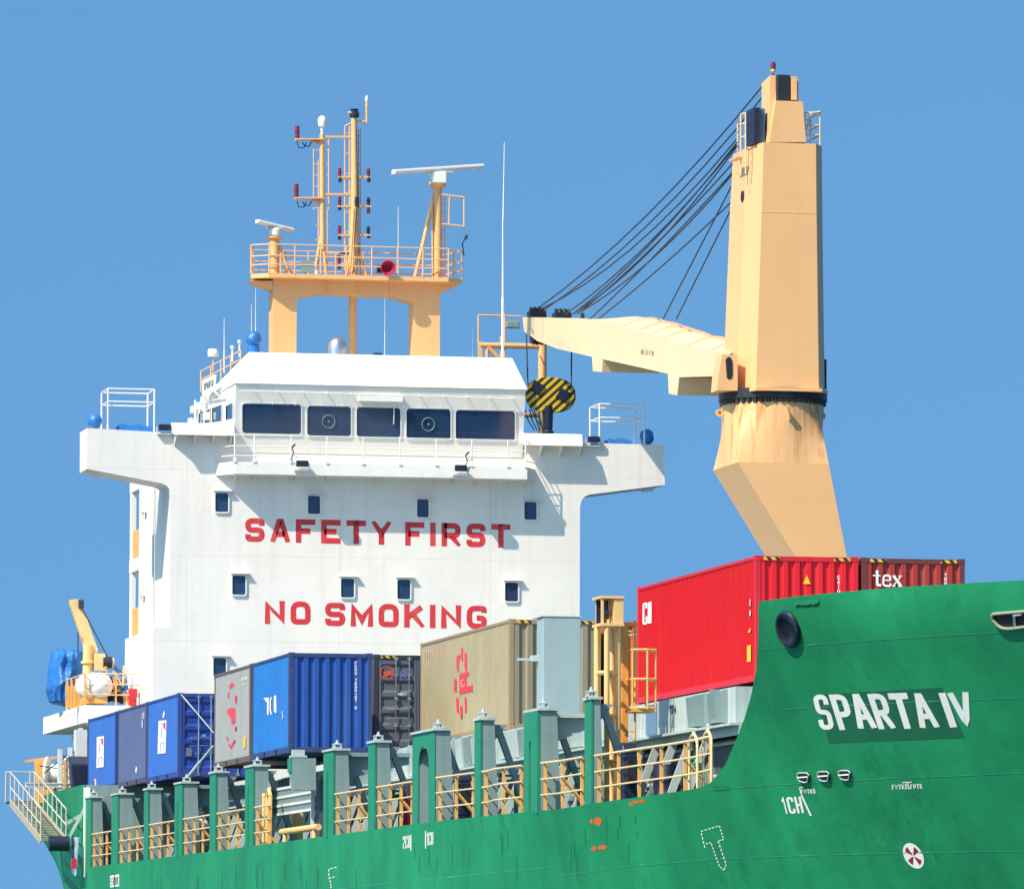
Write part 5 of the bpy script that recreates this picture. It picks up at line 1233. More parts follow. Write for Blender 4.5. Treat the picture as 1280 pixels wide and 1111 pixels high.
for px, lab in ((857, 'pale pipe hoop of the rail gate, the one closer to the pulley posts'), (874.5, 'pale pipe hoop of the rail gate, the one against the bow sweep')):
    b = hull_at(px, base_line(px)); b.y += .16; b.z = ztop(b.x); n = 10; w_ = .36; m = MB()
    m.pipe([b+Vector((-w_, 0, -.1)), b+Vector((-w_, 0, .85))]+[b+Vector((-w_*math.cos(math.pi*k/n), 0, .85+.28*math.sin(math.pi*k/n))) for k in range(1, n)]+[b+Vector((w_, 0, .85)), b+Vector((w_, 0, -.1))], .03, 8)
    m.lathe(b+Vector((0, 0, 1.14)), [(.05, -.02), (.05, .03)], 8, (0, 1, 0)); o = m.build('gate_hoop', RAILW); tag(o, lab, 'gate hoop', 'pipe hoops of the rail gate')
# ================================================================== HATCHES
YC = -7.5
zct = 9.37
co_ = thing('hatch_coaming', 'dark hatch coaming with pale flange and slanted stays along the deck', 'hatch coaming', (43, YC, ZDK))
m = MB(); m.box(1, 82.5, YC+.35, YC+.5, ZDK, zct-.22); m.box(82.3, 82.5, YC+.5, 7, ZDK, zct-.22); m.build('wall', DKSTEEL, co_)
m = MB(); m.box(1, 82.6, YC-.25, YC+.5, zct-.05, zct); m.box(1, 82.6, YC-.06, YC-.02, zct-.24, zct-.052); m.build('flange', LSTEEL, co_)
m = MB(); x = 2.2
while x < 80: m.bar((x, YC-.02, zct-.2), (x, YC-.55, ZDK), .06, .16); m.cut(); x += 1.55
m.build('stay', LSTEEL, co_)
rc = random.Random(21); m = MB(); x = 3.0
while x < 79:
    y = YC+.30-rc.uniform(0, .25); k = rc.random(); w_ = rc.uniform(.15, .5)
    if k < .35: m.tube((x, y, ZDK), (x, y, zct-.25), rc.uniform(.03, .07)); m.box(x-.1, x+.1, y-.1, y+.1, ZDK+.5, ZDK+.62)
    elif k < .6: m.box(x, x+w_, y-.12, y+.2, ZDK+rc.uniform(.1, .6), ZDK+rc.uniform(.8, 1.3))
    elif k < .8: m.pipe([(x, y, ZDK), (x, y, ZDK+.9), (x+w_, y, ZDK+1.1), (x+w_, y-.3, ZDK+1.1)], .045, 8)
    else: m.prism([(x, y+.2, ZDK), (x, y-.5, ZDK), (x, y+.2, ZDK+1.2)], (.05, 0, 0))
    m.cut(); x += rc.uniform(.8, 1.5)
m.build('fitting', STEEL, co_)
m = MB()
for z in (ZDK+.35, ZDK+.62, ZDK+1.28): m.tube((1, YC+.28, z), (82, YC+.28, z), .045, None, 8); m.cut()
m.build('pipe_run', LSTEEL, co_)
def hatch_cover(label, xa, xb, z1=10.12, y=YC+.02, num=None):
    o = thing('hatch_cover', label, 'hatch cover', ((xa+xb)/2, 0, zct+.03), 'steel hatch covers under the containers'); o['top'] = z1; rr = random.Random(int(xa*7)); z0 = zct+.03
    m = MB(); m.box(xa, xb, y, -y, z0, z1); m.build('panel', LSTEEL, o)
    m = MB(); m2_ = MB(); x = xa+.6
    while x < xb-.5:
        k = rr.random(); w_ = rr.uniform(.35, .8)
        if num and 73.6 < x+w_ and x < 78.6: x = 78.7; continue
        if k < .4: m.prism([(x, y, z1-.02), (x, y-.28, z1-.1), (x, y-.22, z0+.02), (x, y, z0+.02)], (.06, 0, 0)); m.prism([(x+w_, y, z1-.02), (x+w_, y-.28, z1-.1), (x+w_, y-.22, z0+.02), (x+w_, y, z0+.02)], (.06, 0, 0)); m.box(x+.06, x+w_, y-.2, y, z0+.03, z0+.1)
        elif k < .75: m.box(x, x+w_, y-.12, y, z0+.08, z1-.06); m.box(x+w_+.1, x+w_+.16, y-.2, y, z0, z1)
        else: m.tube((x, y-.14, z0+.3), (x+w_, y-.14, z0+.3), .05); m.lathe((x+w_/2, y-.03, z0+.3), [(.12, 0), (.12, -.02)], 10, (0, 1, 0))
        x += w_+rr.uniform(.12, .7); m.cut(); m, m2_ = (m, m2_) if rr.random() < .55 else (m2_, m)
    m.build('fitting', LSTEEL, o); m2_.build('fitting', STEEL, o)
    m = MB(); x = xa+1.4
    while x < xb-1: m.box(x, x+.45, y-.006, y+.02, z0+.12, z1-.14); m.cut(); x += rr.uniform(1.4, 2.6)
    m.build('painted_recess', STEEL, o)  # slightly proud plates, recess shade put in as darker steel
    if num:
        m = MB(); m.box(73.9, 74.9, y-.03, y-.001, z0+.05, z1-.05); m.build('access_door', paint('door_blue_grey', (.13, .22, .34), .5, .1, 1), o)
        m = MB(); lettering(m, num[0], num[1], lambda px, py: at(px, py, y=y-.012), .16, gap=.4); m.build('number', NAVY, o)
    return o
h_red = hatch_cover('pale hatch cover numbered 04 under the bright red container', 54.6, 82.0, at(838, 873, y=YC).z, num=('04', ((838, 881.5), (845, 880.5), (845, 891), (838, 892))))
h_beige = hatch_cover('pale hatch cover under the beige container', 33.5, 54.3, at(573, 921, y=YC+.25).z, y=YC+.25)
hatch_cover('shaded hatch cover under the grey and blue containers at the stern end', 2, 33.2, 10.05, y=YC+.3)
# raised landing panels that carry the inboard containers
for hc_, ca, cb in ((h_red, red, brown), (h_beige, beige, orng)):
    A_, B_ = ca['dims'], cb['dims']; zt__ = hc_['top']; m = MB(); x1 = A_[1]-.05
    m.box(A_[0]+.05, x1, A_[2]+.12, B_[3]-.1, zt__-.01, min(A_[4], B_[4])-.16)
    m.build('raised_panel', STEEL, hc_)
    for c_ in (ca, cb):
        q = c_['dims']; m = MB()
        for x in (q[0]+.1, q[1]-.1):
            for y in (q[2]+.1, q[3]-.1): m.box(x-.09, x+.09, y-.08, y+.08, min(A_[4], B_[4])-.16, q[4]-.002); m.cut()
        m.build('landing_cone', LSTEEL, hc_)
# tall grey box on the hatch
xg = 50.0; a = at(679, 770.5, x=xg); b = at(726, 882, x=xg); dg = xg-at(671, 790, y=a.y).x
o = thing('deck_locker', 'tall plain grey steel box in front of the beige container', 'deck locker', (xg-.4, (a.y+b.y)/2, b.z))
m = MB(); m.box(xg-max(.6, min(dg, 2)), xg, a.y, b.y, b.z-.6, a.z); m.build('casing', paint('locker_grey_paint', (.29, .385, .40), .5, .06, .8, dirt_amt=.1), o, bevel=.02)
m = MB(); m.box(xg-1.2, xg+.02, a.y-.05, b.y+.02, a.z, a.z+.025); m.box(xg-.9, xg-.6, a.y-.15, a.y, b.z+1.15, b.z+1.3); m.bar((xg-.8, a.y-.5, b.z+1.2), (xg-.8, a.y, b.z+1.2), .06); m.build('lid', LSTEEL, o)
# ================================================================== YELLOW PULLEY POSTS beside the rail
xt = 76.5; T = lambda px, py, dx=0.0: at(px, py, x=xt+dx)
o = thing('pulley_tower', 'orange-yellow pulley tower of four pipes with an open box on top', 'pulley tower', (xt, T(758, 1000).y, ZDK))
TY = paint('tower_orange_paint', (.82, .50, .19), .5, .1, 1.2, (.3, .13, .05), .25, rust=.12)
zt1 = T(758, 783).z
m = MB()
for px, dx in ((746, -.2), (758.5, .25), (765, -.6), (772.5, .1)):
    p = T(px, 900, dx); m.tube((p.x, p.y, ZDK), (p.x, p.y, zt1), .06, None, 12)
m.build('pipe', TY, o, smooth=True)
m = MB()
for py in (841, 895, 952):
    a, b, c, d = T(746, py, -.2), T(758.5, py, .25), T(772.5, py, .1), T(765, py, -.6)
    for q in (b, c, d): q.z = a.z
    m.pipe([a, b, c, d, a], .045)
m.build('brace', TY, o)
m = MB(); a, b = T(778, 778, -.3), T(785.5, 950, -.3); m.box(xt-.5, xt-.3, a.y, b.y, ZDK, a.z)
for k in range(int((a.z-ZDK-.8)/.5)): m.box(xt-.3, xt-.27, a.y+.04, a.y+.1, ZDK+.6+k*.5, ZDK+.68+k*.5)
m.build('ladder_beam', paint('beam_orange_paint', (.70, .30, .06), .5, .12, 1.5, (.3, .13, .05), .3, rust=.25), o)
m = MB(); ya_, yb_ = T(750.5, 760, .2).y, T(778, 760, .2).y; za, zb1 = zt1, T(760, 748, .2).z
m.box(xt+.24, xt+.3, ya_, ya_+.05, za+.06, zb1); m.box(xt-.5, xt+.3, yb_-.2, yb_, za+.06, zb1)
m.box(xt-.5, xt-.45, ya_+.05, yb_-.2, za+.06, zb1); m.box(xt-.52, xt+.33, ya_-.02, yb_+.01, za, za+.058); m.box(xt-.52, xt+.33, ya_-.02, yb_+.01, zb1+.002, zb1+.05); m.build('pulley_box', TY, o)
m = MB(); m.box(xt-.445, xt-.4, ya_+.052, yb_-.22, za+.06, zb1); c = T(760, 768, .05); m.tube((xt, ya_+.08, c.z), (xt, yb_-.26, c.z), .1, None, 12); m.tube((xt-.1, c.y, zb1-.02), (xt-.1, c.y, c.z), .04); m.build('pulley', NAVY, o)  # includes a navy back sheet that paints the dark inside of the box
m = MB(); cx = [T(790, 815, -.3), T(813, 815, -.3)]
for py in (813.5, 850, 886):
    z = T(800, py, -.3).z; m.pipe([(xt-.3, cx[0].y-.1, z), (xt+.2, cx[0].y-.1, z), (xt+.3, (cx[0].y+cx[1].y)/2, z), (xt+.2, cx[1].y, z), (xt-.7, cx[1].y, z)], .03)
for x_, y_ in ((xt+.2, cx[0].y-.1), (xt+.3, (cx[0].y+cx[1].y)/2), (xt+.2, cx[1].y), (xt-.7, cx[1].y)): m.tube((x_, y_, T(800, 888, -.3).z), (x_, y_, T(800, 813.5, -.3).z), .022)
zz = T(800, 887, -.3).z; m.box(xt-.7, xt+.25, cx[0].y-.1, cx[1].y, zz-.06, zz); m.build('cage', ORANGE, o)
m = MB(); 
for k in range(int((zt1-ZDK)/.42)): m.bar((xt-.32, T(787, 900, -.3).y, ZDK+.4+k*.42), (xt-.32, T(794, 900, -.3).y, ZDK+.4+k*.42), .03)
m.tube((xt-.32, T(794, 900, -.3).y, ZDK), (xt-.32, T(794, 900, -.3).y, zt1+.2), .025); m.build('ladder', ORANGE, o)
# ================================================================== DECK GEAR
def gooseneck(label, px, py, x, h=1.0):
    b = hull_at(px, base_line(px)); b.y += .35; b.z = ZDK; x = b.x; o = thing('air_vent', label, 'vent', b, 'dark gooseneck vents on deck'); m = MB(); n = 8; r = .2
    m.box(b.x-.45, b.x+.3, b.y-.2, b.y+.22, ZDK, ZDK+.12); m.hexa([(b.x-.3, b.y-.14, ZDK+.12), (b.x+.2, b.y-.14, ZDK+.12), (b.x+.2, b.y+.16, ZDK+.12), (b.x-.3, b.y+.16, ZDK+.12)], [(b.x-.3, b.y-.14, ZDK+h*.8), (b.x+.2, b.y-.14, ZDK+h*.8), (b.x+.2, b.y+.16, ZDK+h*.8), (b.x-.3, b.y+.16, ZDK+h*.8)])
    m.prism([(b.x-.3+.5*(1-math.cos(math.pi*k/n))/2, b.y-.15, ZDK+h*.8+.25*math.sin(math.pi*k/n)) for k in range(n+1)], (0, .32, 0)); m.build('neck', NAVY, o, bevel=.03)
    m = MB(); m.box(b.x+.2, b.x+.42, b.y-.1, b.y+.12, ZDK+h*.35, ZDK+h*.7); m.build('flap', BLACK, o)
gooseneck('dark vent standing by the yellow pulley posts', 764, 998, 79.9, 1.35); gooseneck('dark vent behind the railing next to the arched deck post', 559, 1024, 61.5, 1.1)
def drum(label, name, cat, px, x, r, h, mat, py=985):
    b = hull_at(px, base_line(px)); b = at(px, base_line(px)-8, y=b.y+1.0); b.z = ZDK-.02; m = MB(); m.lathe(b, [(r, 0), (r, h*.3), (r*1.04, h*.32), (r, h*.34), (r, h*.64), (r*1.04, h*.66), (r, h*.68), (r, h*.97), (r*.95, h), (r*.2, h)], 20); o = m.build(name, mat, None, smooth=True); tag(o, label, cat)
drum('black steel drum between the dark vent and the hooped gate', 'oil_drum', 'drum', 833, 80.5, .28, .95, NAVY); drum('red fire locker cylinder behind the rail under the slate doors', 'fire_locker', 'fire locker', 512, 52.8, .16, 1.15, REDP)
drum('pale grey pipe head with green cap near the arched vent', 'sounding_pipe', 'pipe', 728, 75.0, .13, .8, STEEL); drum('grey deck pipe beside the black drum', 'deck_pipe', 'pipe', 788, 79.5, .14, 1.0, STEEL)
for i, (px, x, lab) in enumerate(((730, 75.2, 'green valve wheel just aft of the yellow pulley posts'), (789, 79.7, 'green valve wheel between the yellow pulley posts and black drum'), (868, 84.0, 'green valve wheel at the hooped gate'), (500, 52.2, 'green valve wheel near the red fire locker'), (645, 67.8, 'green valve wheel just aft of the slotted deck post'))):
    c = hull_at(px, base_line(px)); c = at(px, base_line(px)-8, y=c.y+.8); c.z = ZDK+.85; m = MB(); m.lathe(c, [(.08, -.05), (.22, -.05), (.22, .03), (.08, .05)], 12); m.tube((c.x, c.y, ZDK), c, .05); m.bar(c+Vector((0, -.25, .12)), c+Vector((0, .25, .12)), .05); o = m.build('valve_wheel', GREEN2); tag(o, lab, 'valve')
b = hull_at(866, base_line(866)); b.y += .5; b.z = ztop(b.x); m = MB(); m.box(b.x-.8, b.x+.6, b.y-.12, b.y+.12, b.z+.08, b.z+.15); m.box(b.x-.5, b.x+.3, b.y-.15, b.y+.15, b.z-.2, b.z+.08); m.tube((b.x-.4, b.y, b.z+.15), (b.x-.4, b.y, b.z+.22), .08); m.tube((b.x+.2, b.y, b.z+.15), (b.x+.2, b.y, b.z+.22), .08); o = m.build('deck_cleat', GREEN2); tag(o, 'low green cleat on the deck edge below the hooped gate', 'cleat')
o = blob('net_bundle', 'crumpled white net bundle behind the railing near the stern', 'bundle', Vector((at(247, 1048, y=-9.6).x, -9.6, ZDK+.55)), .58, paint('bundle_white', (.66, .64, .60), .8, .15, 5, (.3, .25, .2), .3, bump=.9, bscale=7), (.9, .8, .95), 11, .35)
m = MB(); xg2 = at(340, 1000, y=-9.7).x; xh = at(390, 1000, y=-9.7).x; zA, zB = at(365, 1015, y=-9.7).z, at(365, 983, y=-9.7).z
for t in (0, .33, .66, 1): z = zA+(zB-zA)*t; m.box(xg2, xh, -9.72, -9.68, z-.035, z+.035)
for x in (xg2, xh): m.box(x-.04, x+.04, -9.73, -9.64, ZDK, zB+.05)
o = m.build('grating_panel', OFFW); m = MB(); x = xg2+.05
while x < xh: m.box(x, x+.045, -9.695, -9.66, zA, zB); x += .12
m.build('slats', STEEL, o); tag(o, 'upright grey grating panel behind the deck edge', 'grating')
m = MB(); m.box(xg2, xh, -9.4, -9.38, zA, zB); m.box(xh+.1, xh+.6, -9.6, -8.9, ZDK, zB); o = m.build('winch_screen', DKSTEEL); tag(o, 'dark steel screen close behind the grating panel', 'screen')
m = MB(); a = at(352, 1048, y=-10.0); b = at(398, 1041, y=-10.0); a.z = b.z = ZDK+.32; m.tube(a, b, .085, None, 12); 
for t in (.1, .9): p = a+(b-a)*t; m.tube((p.x, p.y, ZDK), p, .06)
for px in (318, 326, 334): p = at(px, 1050, y=-10.1); m.pipe([(p.x, p.y, ZDK), (p.x, p.y, ZDK+1.3), (p.x+.25, p.y, ZDK+1.5), (p.x+.5, p.y, ZDK+1.3), (p.x+.5, p.y, ZDK)], .05)
p = at(368, 1030, y=-9.0); m.box(p.x-.2, p.x+.2, -9.1, -8.8, ZDK, ZDK+2.0); o = m.build('pipe_manifold', TY, None, smooth=False); tag(o, 'yellow pipes and uprights under the grating panel', 'pipework')
m = MB(); p = at(425, 1035, y=-9.5); n = 24; m.pipe([(p.x+.1*math.sin(k*.5), -9.5+.08*math.cos(k*2.1), ZDK+.1+k*.045) for k in range(n)], .05); o = m.build('hose_coil', paint('hose_orange', (.66, .12, .03), .5)); tag(o, 'orange hose hanging beside the tall ribbed-end deck post', 'hose')
# aft stair and gear under the stern containers
o = thing('deck_stair', 'narrow white stair going up beside the aftmost deck post', 'stair', (8, -9.4, ZDK)); m = MB()
xs0 = at(133, 1000, y=-9.3).x
for k in range(9): m.box(xs0-.35, xs0+.15, -9.55, -8.95, ZDK+.25+k*.26, ZDK+.29+k*.26)
m.build('steps', OFFW, o); m = MB()
for y in (-9.6, -8.9): m.bar((xs0+.6, y, ZDK), (xs0-.7, y, ZDK+2.6), .05, .2)
m.build('stringer', OFFW, o); m = MB(); m.tube((xs0+.9, -9.62, ZDK+.6), (xs0-.3, -9.62, ZDK+2.9), .03); m.build('handrail', ORANGE, o)
m = MB(); p = at(118, 1036, y=-9.9); m.box(p.x-.3, p.x+.3, -10.1, -9.6, p.z-.1, p.z+.2); m.box(p.x-.2, p.x+.2, -10.0, -9.7, ZDK, p.z-.1); o = m.build('mooring_roller', WHITE2, None, bevel=.05); tag(o, 'small white machinery cap behind the aftmost railing', 'roller')
# ================================================================== STERN: boat deck, rescue boat, gangway, poop rails
ZP = 10.4
xp = -3.0; A = lambda px, py, dx=0.0: at(px, py, x=xp+dx)
c0 = A(104.6, 881); zlo2 = A(104.6, 903).z; xq = at(54, 900, y=c0.y).x
bd = thing('boat_deck', 'white overhanging boat deck platform beside the deckhouse', 'platform', (xp-4, c0.y+2, zlo2))
m = MB(); m.box(xq, xp, c0.y, -5.0, zlo2, c0.z); m.build('slab', WHITE2, bd)
m = MB()
for x in (xp-.8, xp-7): m.box(x-.25, x+.05, c0.y+1.0, c0.y+1.35, ZP-.5, zlo2)
m.prism([(xp-.9, c0.y+.15, zlo2), (xp-.9, c0.y+1.2, zlo2), (xp-.9, c0.y+1.2, zlo2-.6)], (-.06, 0, 0)); m.tube((xp-.5, c0.y+.6, zlo2-.25), (xp-7, c0.y+.6, zlo2-.25), .06); m.build('column', WHITE2, bd)
rb = thing('platform_railing', 'orange and cream railing round the boat deck platform', 'railing', (xp-3, c0.y, c0.z))
m = MB(); m2 = MB(); zt_ = c0.z
L1 = [(xp-4.5, c0.y+.05), (xp-.05, c0.y+.05), (xp-.05, c0.y+3.2)]
for a, b in zip(L1, L1[1:]):
    for h in (.35, .7, 1.05): m2.tube((*a, zt_+h), (*b, zt_+h), .022)
for k in range(5): x = L1[0][0]+(L1[1][0]-L1[0][0])*k/4; m.bar((x, c0.y+.05, zt_), (x, c0.y+.05, zt_+1.05), .07)
for k in range(1, 4): y = c0.y+.05+3.1*k/3; m.bar((xp-.05, y, zt_), (xp-.05, y, zt_+1.05), .05)
m.build('post', ORANGE, rb); m2.build('rail', RAILW, rb)
c = A(117.5, 857.5, -.6); o = thing('life_raft', 'white life raft canister lying on the boat deck platform', 'life raft', c); n = 18
m = MB(); r = .45; m.lathe(c, [(.02, -.62), (.2, -.6), (.36, -.5), (r, -.32), (r, .32), (.36, .5), (.2, .6), (.02, .62)], 24, (.75, .66, 0)); m.build('canister', WHITE2, o, smooth=True)
m = MB(); d = Vector((.75, .66, 0)).normalized()
m.lathe(c, [(r+.015, -.06), (r+.02, -.03), (r+.02, .03), (r+.015, .06)], 24, (.75, .66, 0)); m.build('band', OFFW, o); m = MB(); m.box(c.x-.4, c.x+.4, c.y-.4, c.y+.4, c.z-.6, c.z-.4); m.build('cradle', ORANGE, o)
m = MB(); m.lathe(c+Vector((0, 0, 0)), [(r+.012, -.02), (r+.012, .02)], 24, (0, 0, 1)); m.build('seam', STEEL, o)
# slewing davit
dv = thing('davit_crane', 'small yellow-cream davit crane standing on the boat deck', 'davit', A(112, 840, -3)); D = lambda px, py, dx=-3.0: A(px, py, dx)
DC = paint('davit_cream_paint', (.84, .56, .24), .5, .1, 1.2, (.4, .2, .06), .2, rust=.08)
m = MB(); m.tube(Vector((xp-3, D(109.5, 850).y, zt_)), D(109.5, 806), .17, .16, 14); m.lathe(D(109.5, 830), [(.17, 0), (.23, .03), (.23, .1), (.17, .12)], 14); m.build('column', DC, dv, smooth=True)
m = MB(); m.prism([D(105, 808), D(103, 800), D(88.5, 757), D(87.5, 749.5), D(97, 748.5), D(101, 752), D(122.5, 812), D(116, 828), D(106, 828)], (-.3, 0, 0)); m.build('boom', DC, dv)
m = MB(); p = D(118, 832, -2.8); m.box(xp-3.2, xp-2.7, D(117, 820).y, D(130, 820).y, D(120, 838).z, D(120, 817).z); m.build('winch_house', DC, dv); m = MB(); m.lathe(D(134, 828, -2.8), [(.2, -.15), (.2, .15)], 16, (0, 1, 0)); m.build('winch_drum', BLACK, dv); m = MB(); m.lathe(D(137.5, 828, -2.8), [(.16, 0), (.16, .12)], 14, (0, 1, 0)); m.build('winch_motor', DC, dv)
m = MB(); m.tube(D(100, 755, -2.9), D(134, 820, -2.9), .02); m.tube(D(97.5, 790, -2.9), D(97.5, 815, -2.9), .02); m.tube(D(140, 832), D(160, 852), .02); m.tube(D(141, 830), D(163, 850), .015); m.box(xp-3.1, xp-2.8, D(98, 752).y, D(104, 752).y, D(100, 760).z, D(100, 750).z); m.build('wire', ROPE, dv)
# tarpaulin over the rescue boat
def drape(name, label, pxs, x0, dep, mat, seed):
    """closed folded cover: outline in pixels on plane x0, pulled back in depth with random folds"""
    rr = random.Random(seed); n = len(pxs); NR, NC = 34, 40
    ys = [p[1] for p in pxs]; y0, y1 = min(ys)+.01, max(ys)-.01; ph = [rr.uniform(0, 6.3) for _ in range(8)]; front = []; back = []
    for r_ in range(NR+1):
        y = y0+(y1-y0)*r_/NR; cr = []
        for a, b in zip(pxs, pxs[1:]+pxs[:1]):
            if (a[1] <= y) != (b[1] <= y): cr.append(a[0]+(b[0]-a[0])*(y-a[1])/(b[1]-a[1]))
        xl, xr = min(cr), max(cr); fr = []; bk = []; v = r_/NR
        for c in range(NC+1):
            u = c/NC; s_ = 2*u-1; bul = math.sqrt(max(0, 1-s_*s_))*math.sqrt(max(0, 1-(2*v-1)**8))
            fold = .085*(1-abs(math.sin(u*7+ph[0]+3.2*v+.8*math.sin(v*5+ph[1])))**.6)+.045*math.sin(u*24+ph[2]-4*v+math.sin(v*9+ph[3]))+.05*math.sin(u*5-v*9+ph[7])+.06*math.sin(v*14+ph[4]+3*math.sin(u*4+ph[5]))*v+rr.uniform(-.015, .015)
            p = at(xl+(xr-xl)*u, y+.7*math.sin(u*17+ph[6]), x=x0); fr.append(p+Vector((bul*dep*.55+fold*bul*1.3, 0, 0))); bk.append(p-Vector((bul*dep*.4, 0, 0)))
        front.append(fr); back.append(bk)
    m = MB(); m.grid(front); m.grid(back); o = m.build(name, mat, None, smooth=True); tag(o, label, 'tarpaulin'); return o
drape('covered_boat', 'bulky rescue boat wrapped in blue tarpaulin behind the davit crane', [(64.5, 813), (75, 811), (90, 812), (103, 814), (105, 840), (101, 852), (92, 858), (88, 868), (83, 883), (73, 880), (62, 878), (57, 862), (59, 850), (60, 835)], xp-5.5, 1.6, TARP, 3)
drape('folded_cover', 'heap of blue tarpaulin between davit crane and deckhouse', [(107, 843), (122, 840), (140, 842), (158, 848), (161, 862), (150, 867), (136, 862), (118, 858)], xp-2.0, .8, TARP, 8)
m = MB()
rr = random.Random(9)
for k in range(8): a = A(rr.uniform(132, 156), rr.uniform(856, 872), -.8-rr.random()); b = a+Vector((rr.uniform(-.3, .3), rr.uniform(-.35, .35), rr.uniform(.3, .75))); m.bar(a, b, .06)
m.bar(A(131, 870, -.7), A(147, 852, -.7), .07); m.bar(A(133, 869, -.8), A(150, 862, -.8), .06)
for k in range(6): px = 84+k*4.4; m.bar(A(px, 884, -1.2), A(px, 858-rr.random()*6, -1.2), .11)
for px in (156, 160, 164): m.bar(A(px, 880, -.3), A(px, 864, -.3), .07)
o = m.build('davit_gear', ORANGE); tag(o, 'jumble of orange struts and gear around the life raft', 'deck gear')
m = MB(); 
for k in range(10): c = A(rr.uniform(134, 152), rr.uniform(862, 874), -1.0); m.lathe(c, [(.05, -.05), (.17, -.04), (.17, .04), (.05, .05)], 12, (rr.uniform(-1, 1), rr.uniform(-1, 1), rr.uniform(0, 1)))
o = m.build('rope_reel', BLACK); tag(o, 'dark rope reels stowed among the orange struts', 'rope reel')
m = MB(); p = A(166.5, 873, .0); m.box(p.x-.3, p.x+.05, p.y-.12, p.y+.13, zt_, p.z+.33); m.box(p.x+.051, p.x+.06, p.y-.06, p.y+.06, p.z-.05, p.z+.0); o = m.build('fire_box', REDP); tag(o, 'small red fire box at the foot of the deckhouse corner', 'fire box')
# poop deck: bulwark rails, posts, mooring winch
Y9 = -10.2
P9 = lambda px, py, y=Y9: at(px, py, y=y)
o = thing('poop_railing', 'low orange railing on the poop deck behind the gangway', 'railing', (-10, -9.3, ZP)); m = MB(); m2 = MB()
for h in (.35, .7, 1.05): m2.tube((-17, -8.6, ZP+h), (-1.5, -9.9, ZP+h), .025)
for k in range(9): t = k/8; x, y = -17+15.5*t, -8.6-1.3*t; m.bar((x, y, ZP-.3), (x, y, ZP+1.05), .07)
m.build('post', ORANGE, o); m2.build('rail', RAILW, o)
o = thing('mooring_posts', 'white upright posts with a horizontal beam on the poop deck', 'davit frame', (-2, -9.6, ZP)); m = MB(); q = lambda px, py: at(px, py, x=-2.0)
for px, yt in ((74.5, 936), (87, 934), (100, 910)): m.box(-2.1, -1.85, q(px-2.3, 980).y, q(px+2.3, 980).y, ZP-.4, q(px, yt).z)
a, b = q(31, 978), q(88, 983); m.box(-2.0, -1.82, a.y, b.y, q(60, 984).z, q(60, 983).z); m.box(-2.0, -1.82, a.y, b.y, q(60, 979.2).z, q(60, 978).z); m.box(-1.93, -1.89, a.y, b.y, q(60, 983).z, q(60, 979).z)
m.box(-2.2, -1.7, q(93, 950).y, q(107, 950).y, q(100, 975).z, q(100, 912).z); m.build('post', OFFW, o)
m = MB()
for a, b in (((55, 966), (87, 941)), ((73, 962), (103, 925)), ((50, 957), (84, 962)), ((74, 940), (84, 948))): m.tube(at(*a, x=-3.5), at(*b, x=-2.1), .02)
m.build('stay_wire', ROPE, o)
c = at(72, 980, x=-5); c.z = ZP+.75; m = MB(); m.lathe(c, [(.2, -.4), (.55, -.38), (.55, -.3), (.3, -.28), (.3, .28), (.55, .3), (.55, .38), (.2, .4)], 24, (.4, 1, 0)); o = m.build('winch_drum', WHITE2, None, smooth=True); tag(o, 'white round winch drum behind the white poop posts', 'winch')
c = at(98, 966, x=-1); m = MB(); m.hexa([(c.x-.4, c.y-.2, ZP), (c.x+.3, c.y-.2, ZP), (c.x+.3, c.y+.45, ZP), (c.x-.4, c.y+.45, ZP)], [(c.x-.4, c.y-.3, ZP+1.2), (c.x+.3, c.y-.3, ZP+.9), (c.x+.3, c.y+.45, ZP+.9), (c.x-.4, c.y+.45, ZP+1.2)]); o = m.build('winch_housing', NAVY, None, bevel=.04); tag(o, 'dark navy winch housing beside the aftmost blue container', 'winch')
m = MB(); c = at(53, 975, x=-7); m.box(c.x-.3, c.x+.3, c.y-.25, c.y+.25, ZP-.2, ZP+1.25); m.bar((c.x, c.y-.6, ZP+1.2), (c.x, c.y+.5, ZP+1.35), .08); o = m.build('gangway_davit', ORANGE, None); tag(o, 'orange gangway davit box on the poop behind the stair', 'davit')
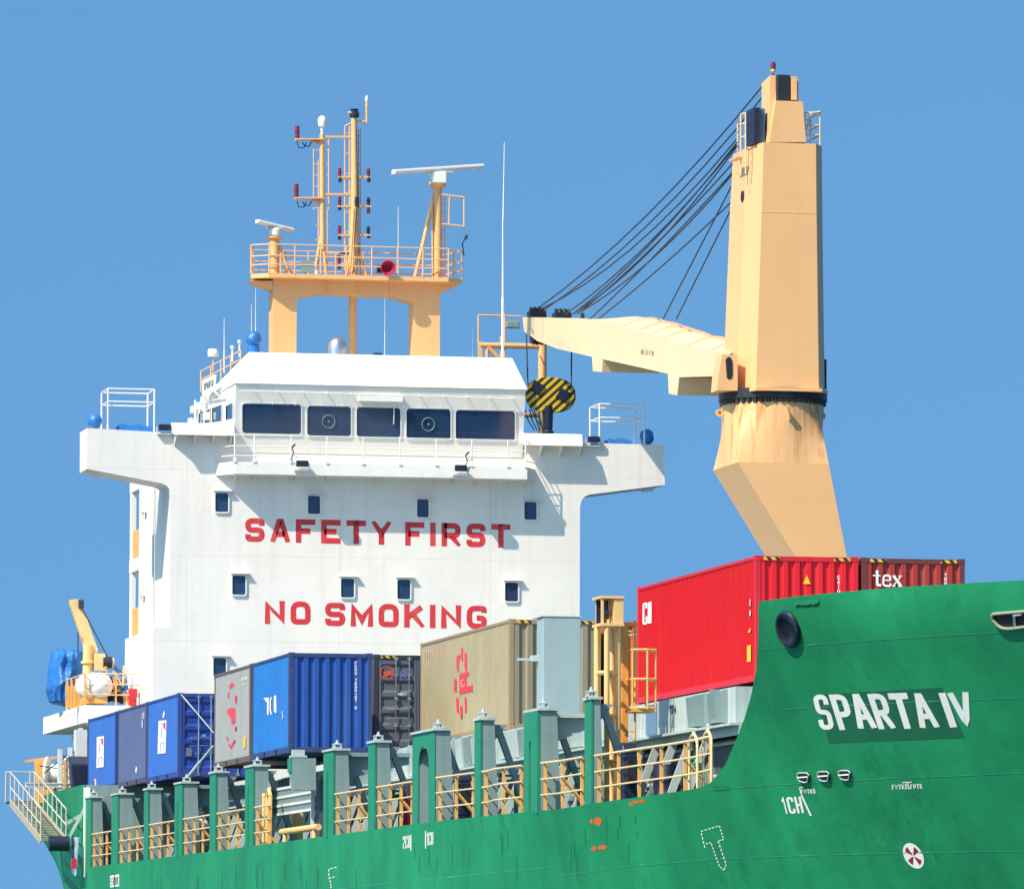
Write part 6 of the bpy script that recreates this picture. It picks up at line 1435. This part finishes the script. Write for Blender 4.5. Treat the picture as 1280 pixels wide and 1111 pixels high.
# gangway slung outboard
gw = thing('gangway', 'weathered metal gangway stair slung outboard at the stern', 'gangway', (-3, -11.2, 9.5))
ya, yb = -11.75, -10.95
uo, lo_ = at(13, 1003, y=ya), at(51, 1050, y=ya); ui, li = at(36, 994, y=yb), at(74, 1036, y=yb)
ui.x = uo.x; li.x = lo_.x; ui.z = uo.z; li.z = lo_.z
GM = paint('gangway_metal', (.42, .36, .26), .6, .15, 2, (.2, .12, .06), .4, rust=.2)
m = MB(); d = (lo_-uo)
for a, b in ((uo, lo_), (ui, li)): m.bar(a, b, .05, .22)
m.build('stringer', GM, gw)
m = MB(); n = 22
for k in range(n+1): t = k/n; a = uo+(lo_-uo)*t; b = ui+(li-ui)*t; m.hexa([(a.x-.1, a.y, a.z), (a.x+.12, a.y, a.z), (b.x+.12, b.y, b.z), (b.x-.1, b.y, b.z)], [(a.x-.1, a.y, a.z+.03), (a.x+.12, a.y, a.z+.03), (b.x+.12, b.y, b.z+.03), (b.x-.1, b.y, b.z+.03)])
m.build('tread', GM, gw)
m = MB()
for a, b in ((uo, lo_), (ui, li)):
    for h in (.5, 1.0): m.tube(a+Vector((0, 0, h)), b+Vector((0, 0, h)), .022)
    for k in range(8): p = a+(b-a)*k/7; m.tube(p, p+Vector((0, 0, 1.0)), .022)
e = uo+Vector((-1.2, 0, .05)); f = ui+Vector((-1.2, 0, .05))
m.pipe([uo+Vector((0, 0, 1.0)), e+Vector((0, 0, 1.0)), f+Vector((0, 0, 1.0)), ui+Vector((0, 0, 1.0))], .025)
for p in (e, f): m.tube(p, p+Vector((0, 0, 1.0)), .03)
m.build('handrail', paint('gangway_rail', (.52, .48, .40), .55, .1, 2, (.2, .12, .06), .3), gw)
m = MB(); m.hexa([uo+Vector((-1.25, 0, 0)), uo+Vector((.1, 0, 0)), ui+Vector((.1, 0, 0)), ui+Vector((-1.25, 0, 0))], [uo+Vector((-1.25, 0, .06)), uo+Vector((.1, 0, .06)), ui+Vector((.1, 0, .06)), ui+Vector((-1.25, 0, .06))]); m.build('platform', NAVY, gw)
m = MB(); a = lo_+Vector((.25, -.0, -.1)); b = li+Vector((.25, .1, -.1)); m.tube(a+(b-a)*.25, b-(b-a)*.05, .24, None, 18); m.build('roller', NAVY, gw)
m = MB(); s_ = li+Vector((.3, .15, .1)); m.prism([s_, s_+Vector((.15, .15, 0)), at(93, 1094, y=yb+.2), at(89, 1090, y=yb+.2)], (.05, .05, 0)); m.build('lower_leg', ALU, gw)
m = MB(); p = at(91.5, 1079, y=yb+.1); m.box(p.x-.08, p.x+.08, p.y-.05, p.y+.1, p.z-.16, p.z+.16); m.build('red_tag', REDP, gw)
m = MB(); m.bar((li.x-1.2, yb+.05, li.z+.5), (li.x-1.2, -10.2, li.z+.9), .1); m.bar((li.x-.1, yb+.05, li.z), (li.x-.1, -10.3, li.z+1.1), .09); m.build('hull_bracket', LSTEEL, gw)
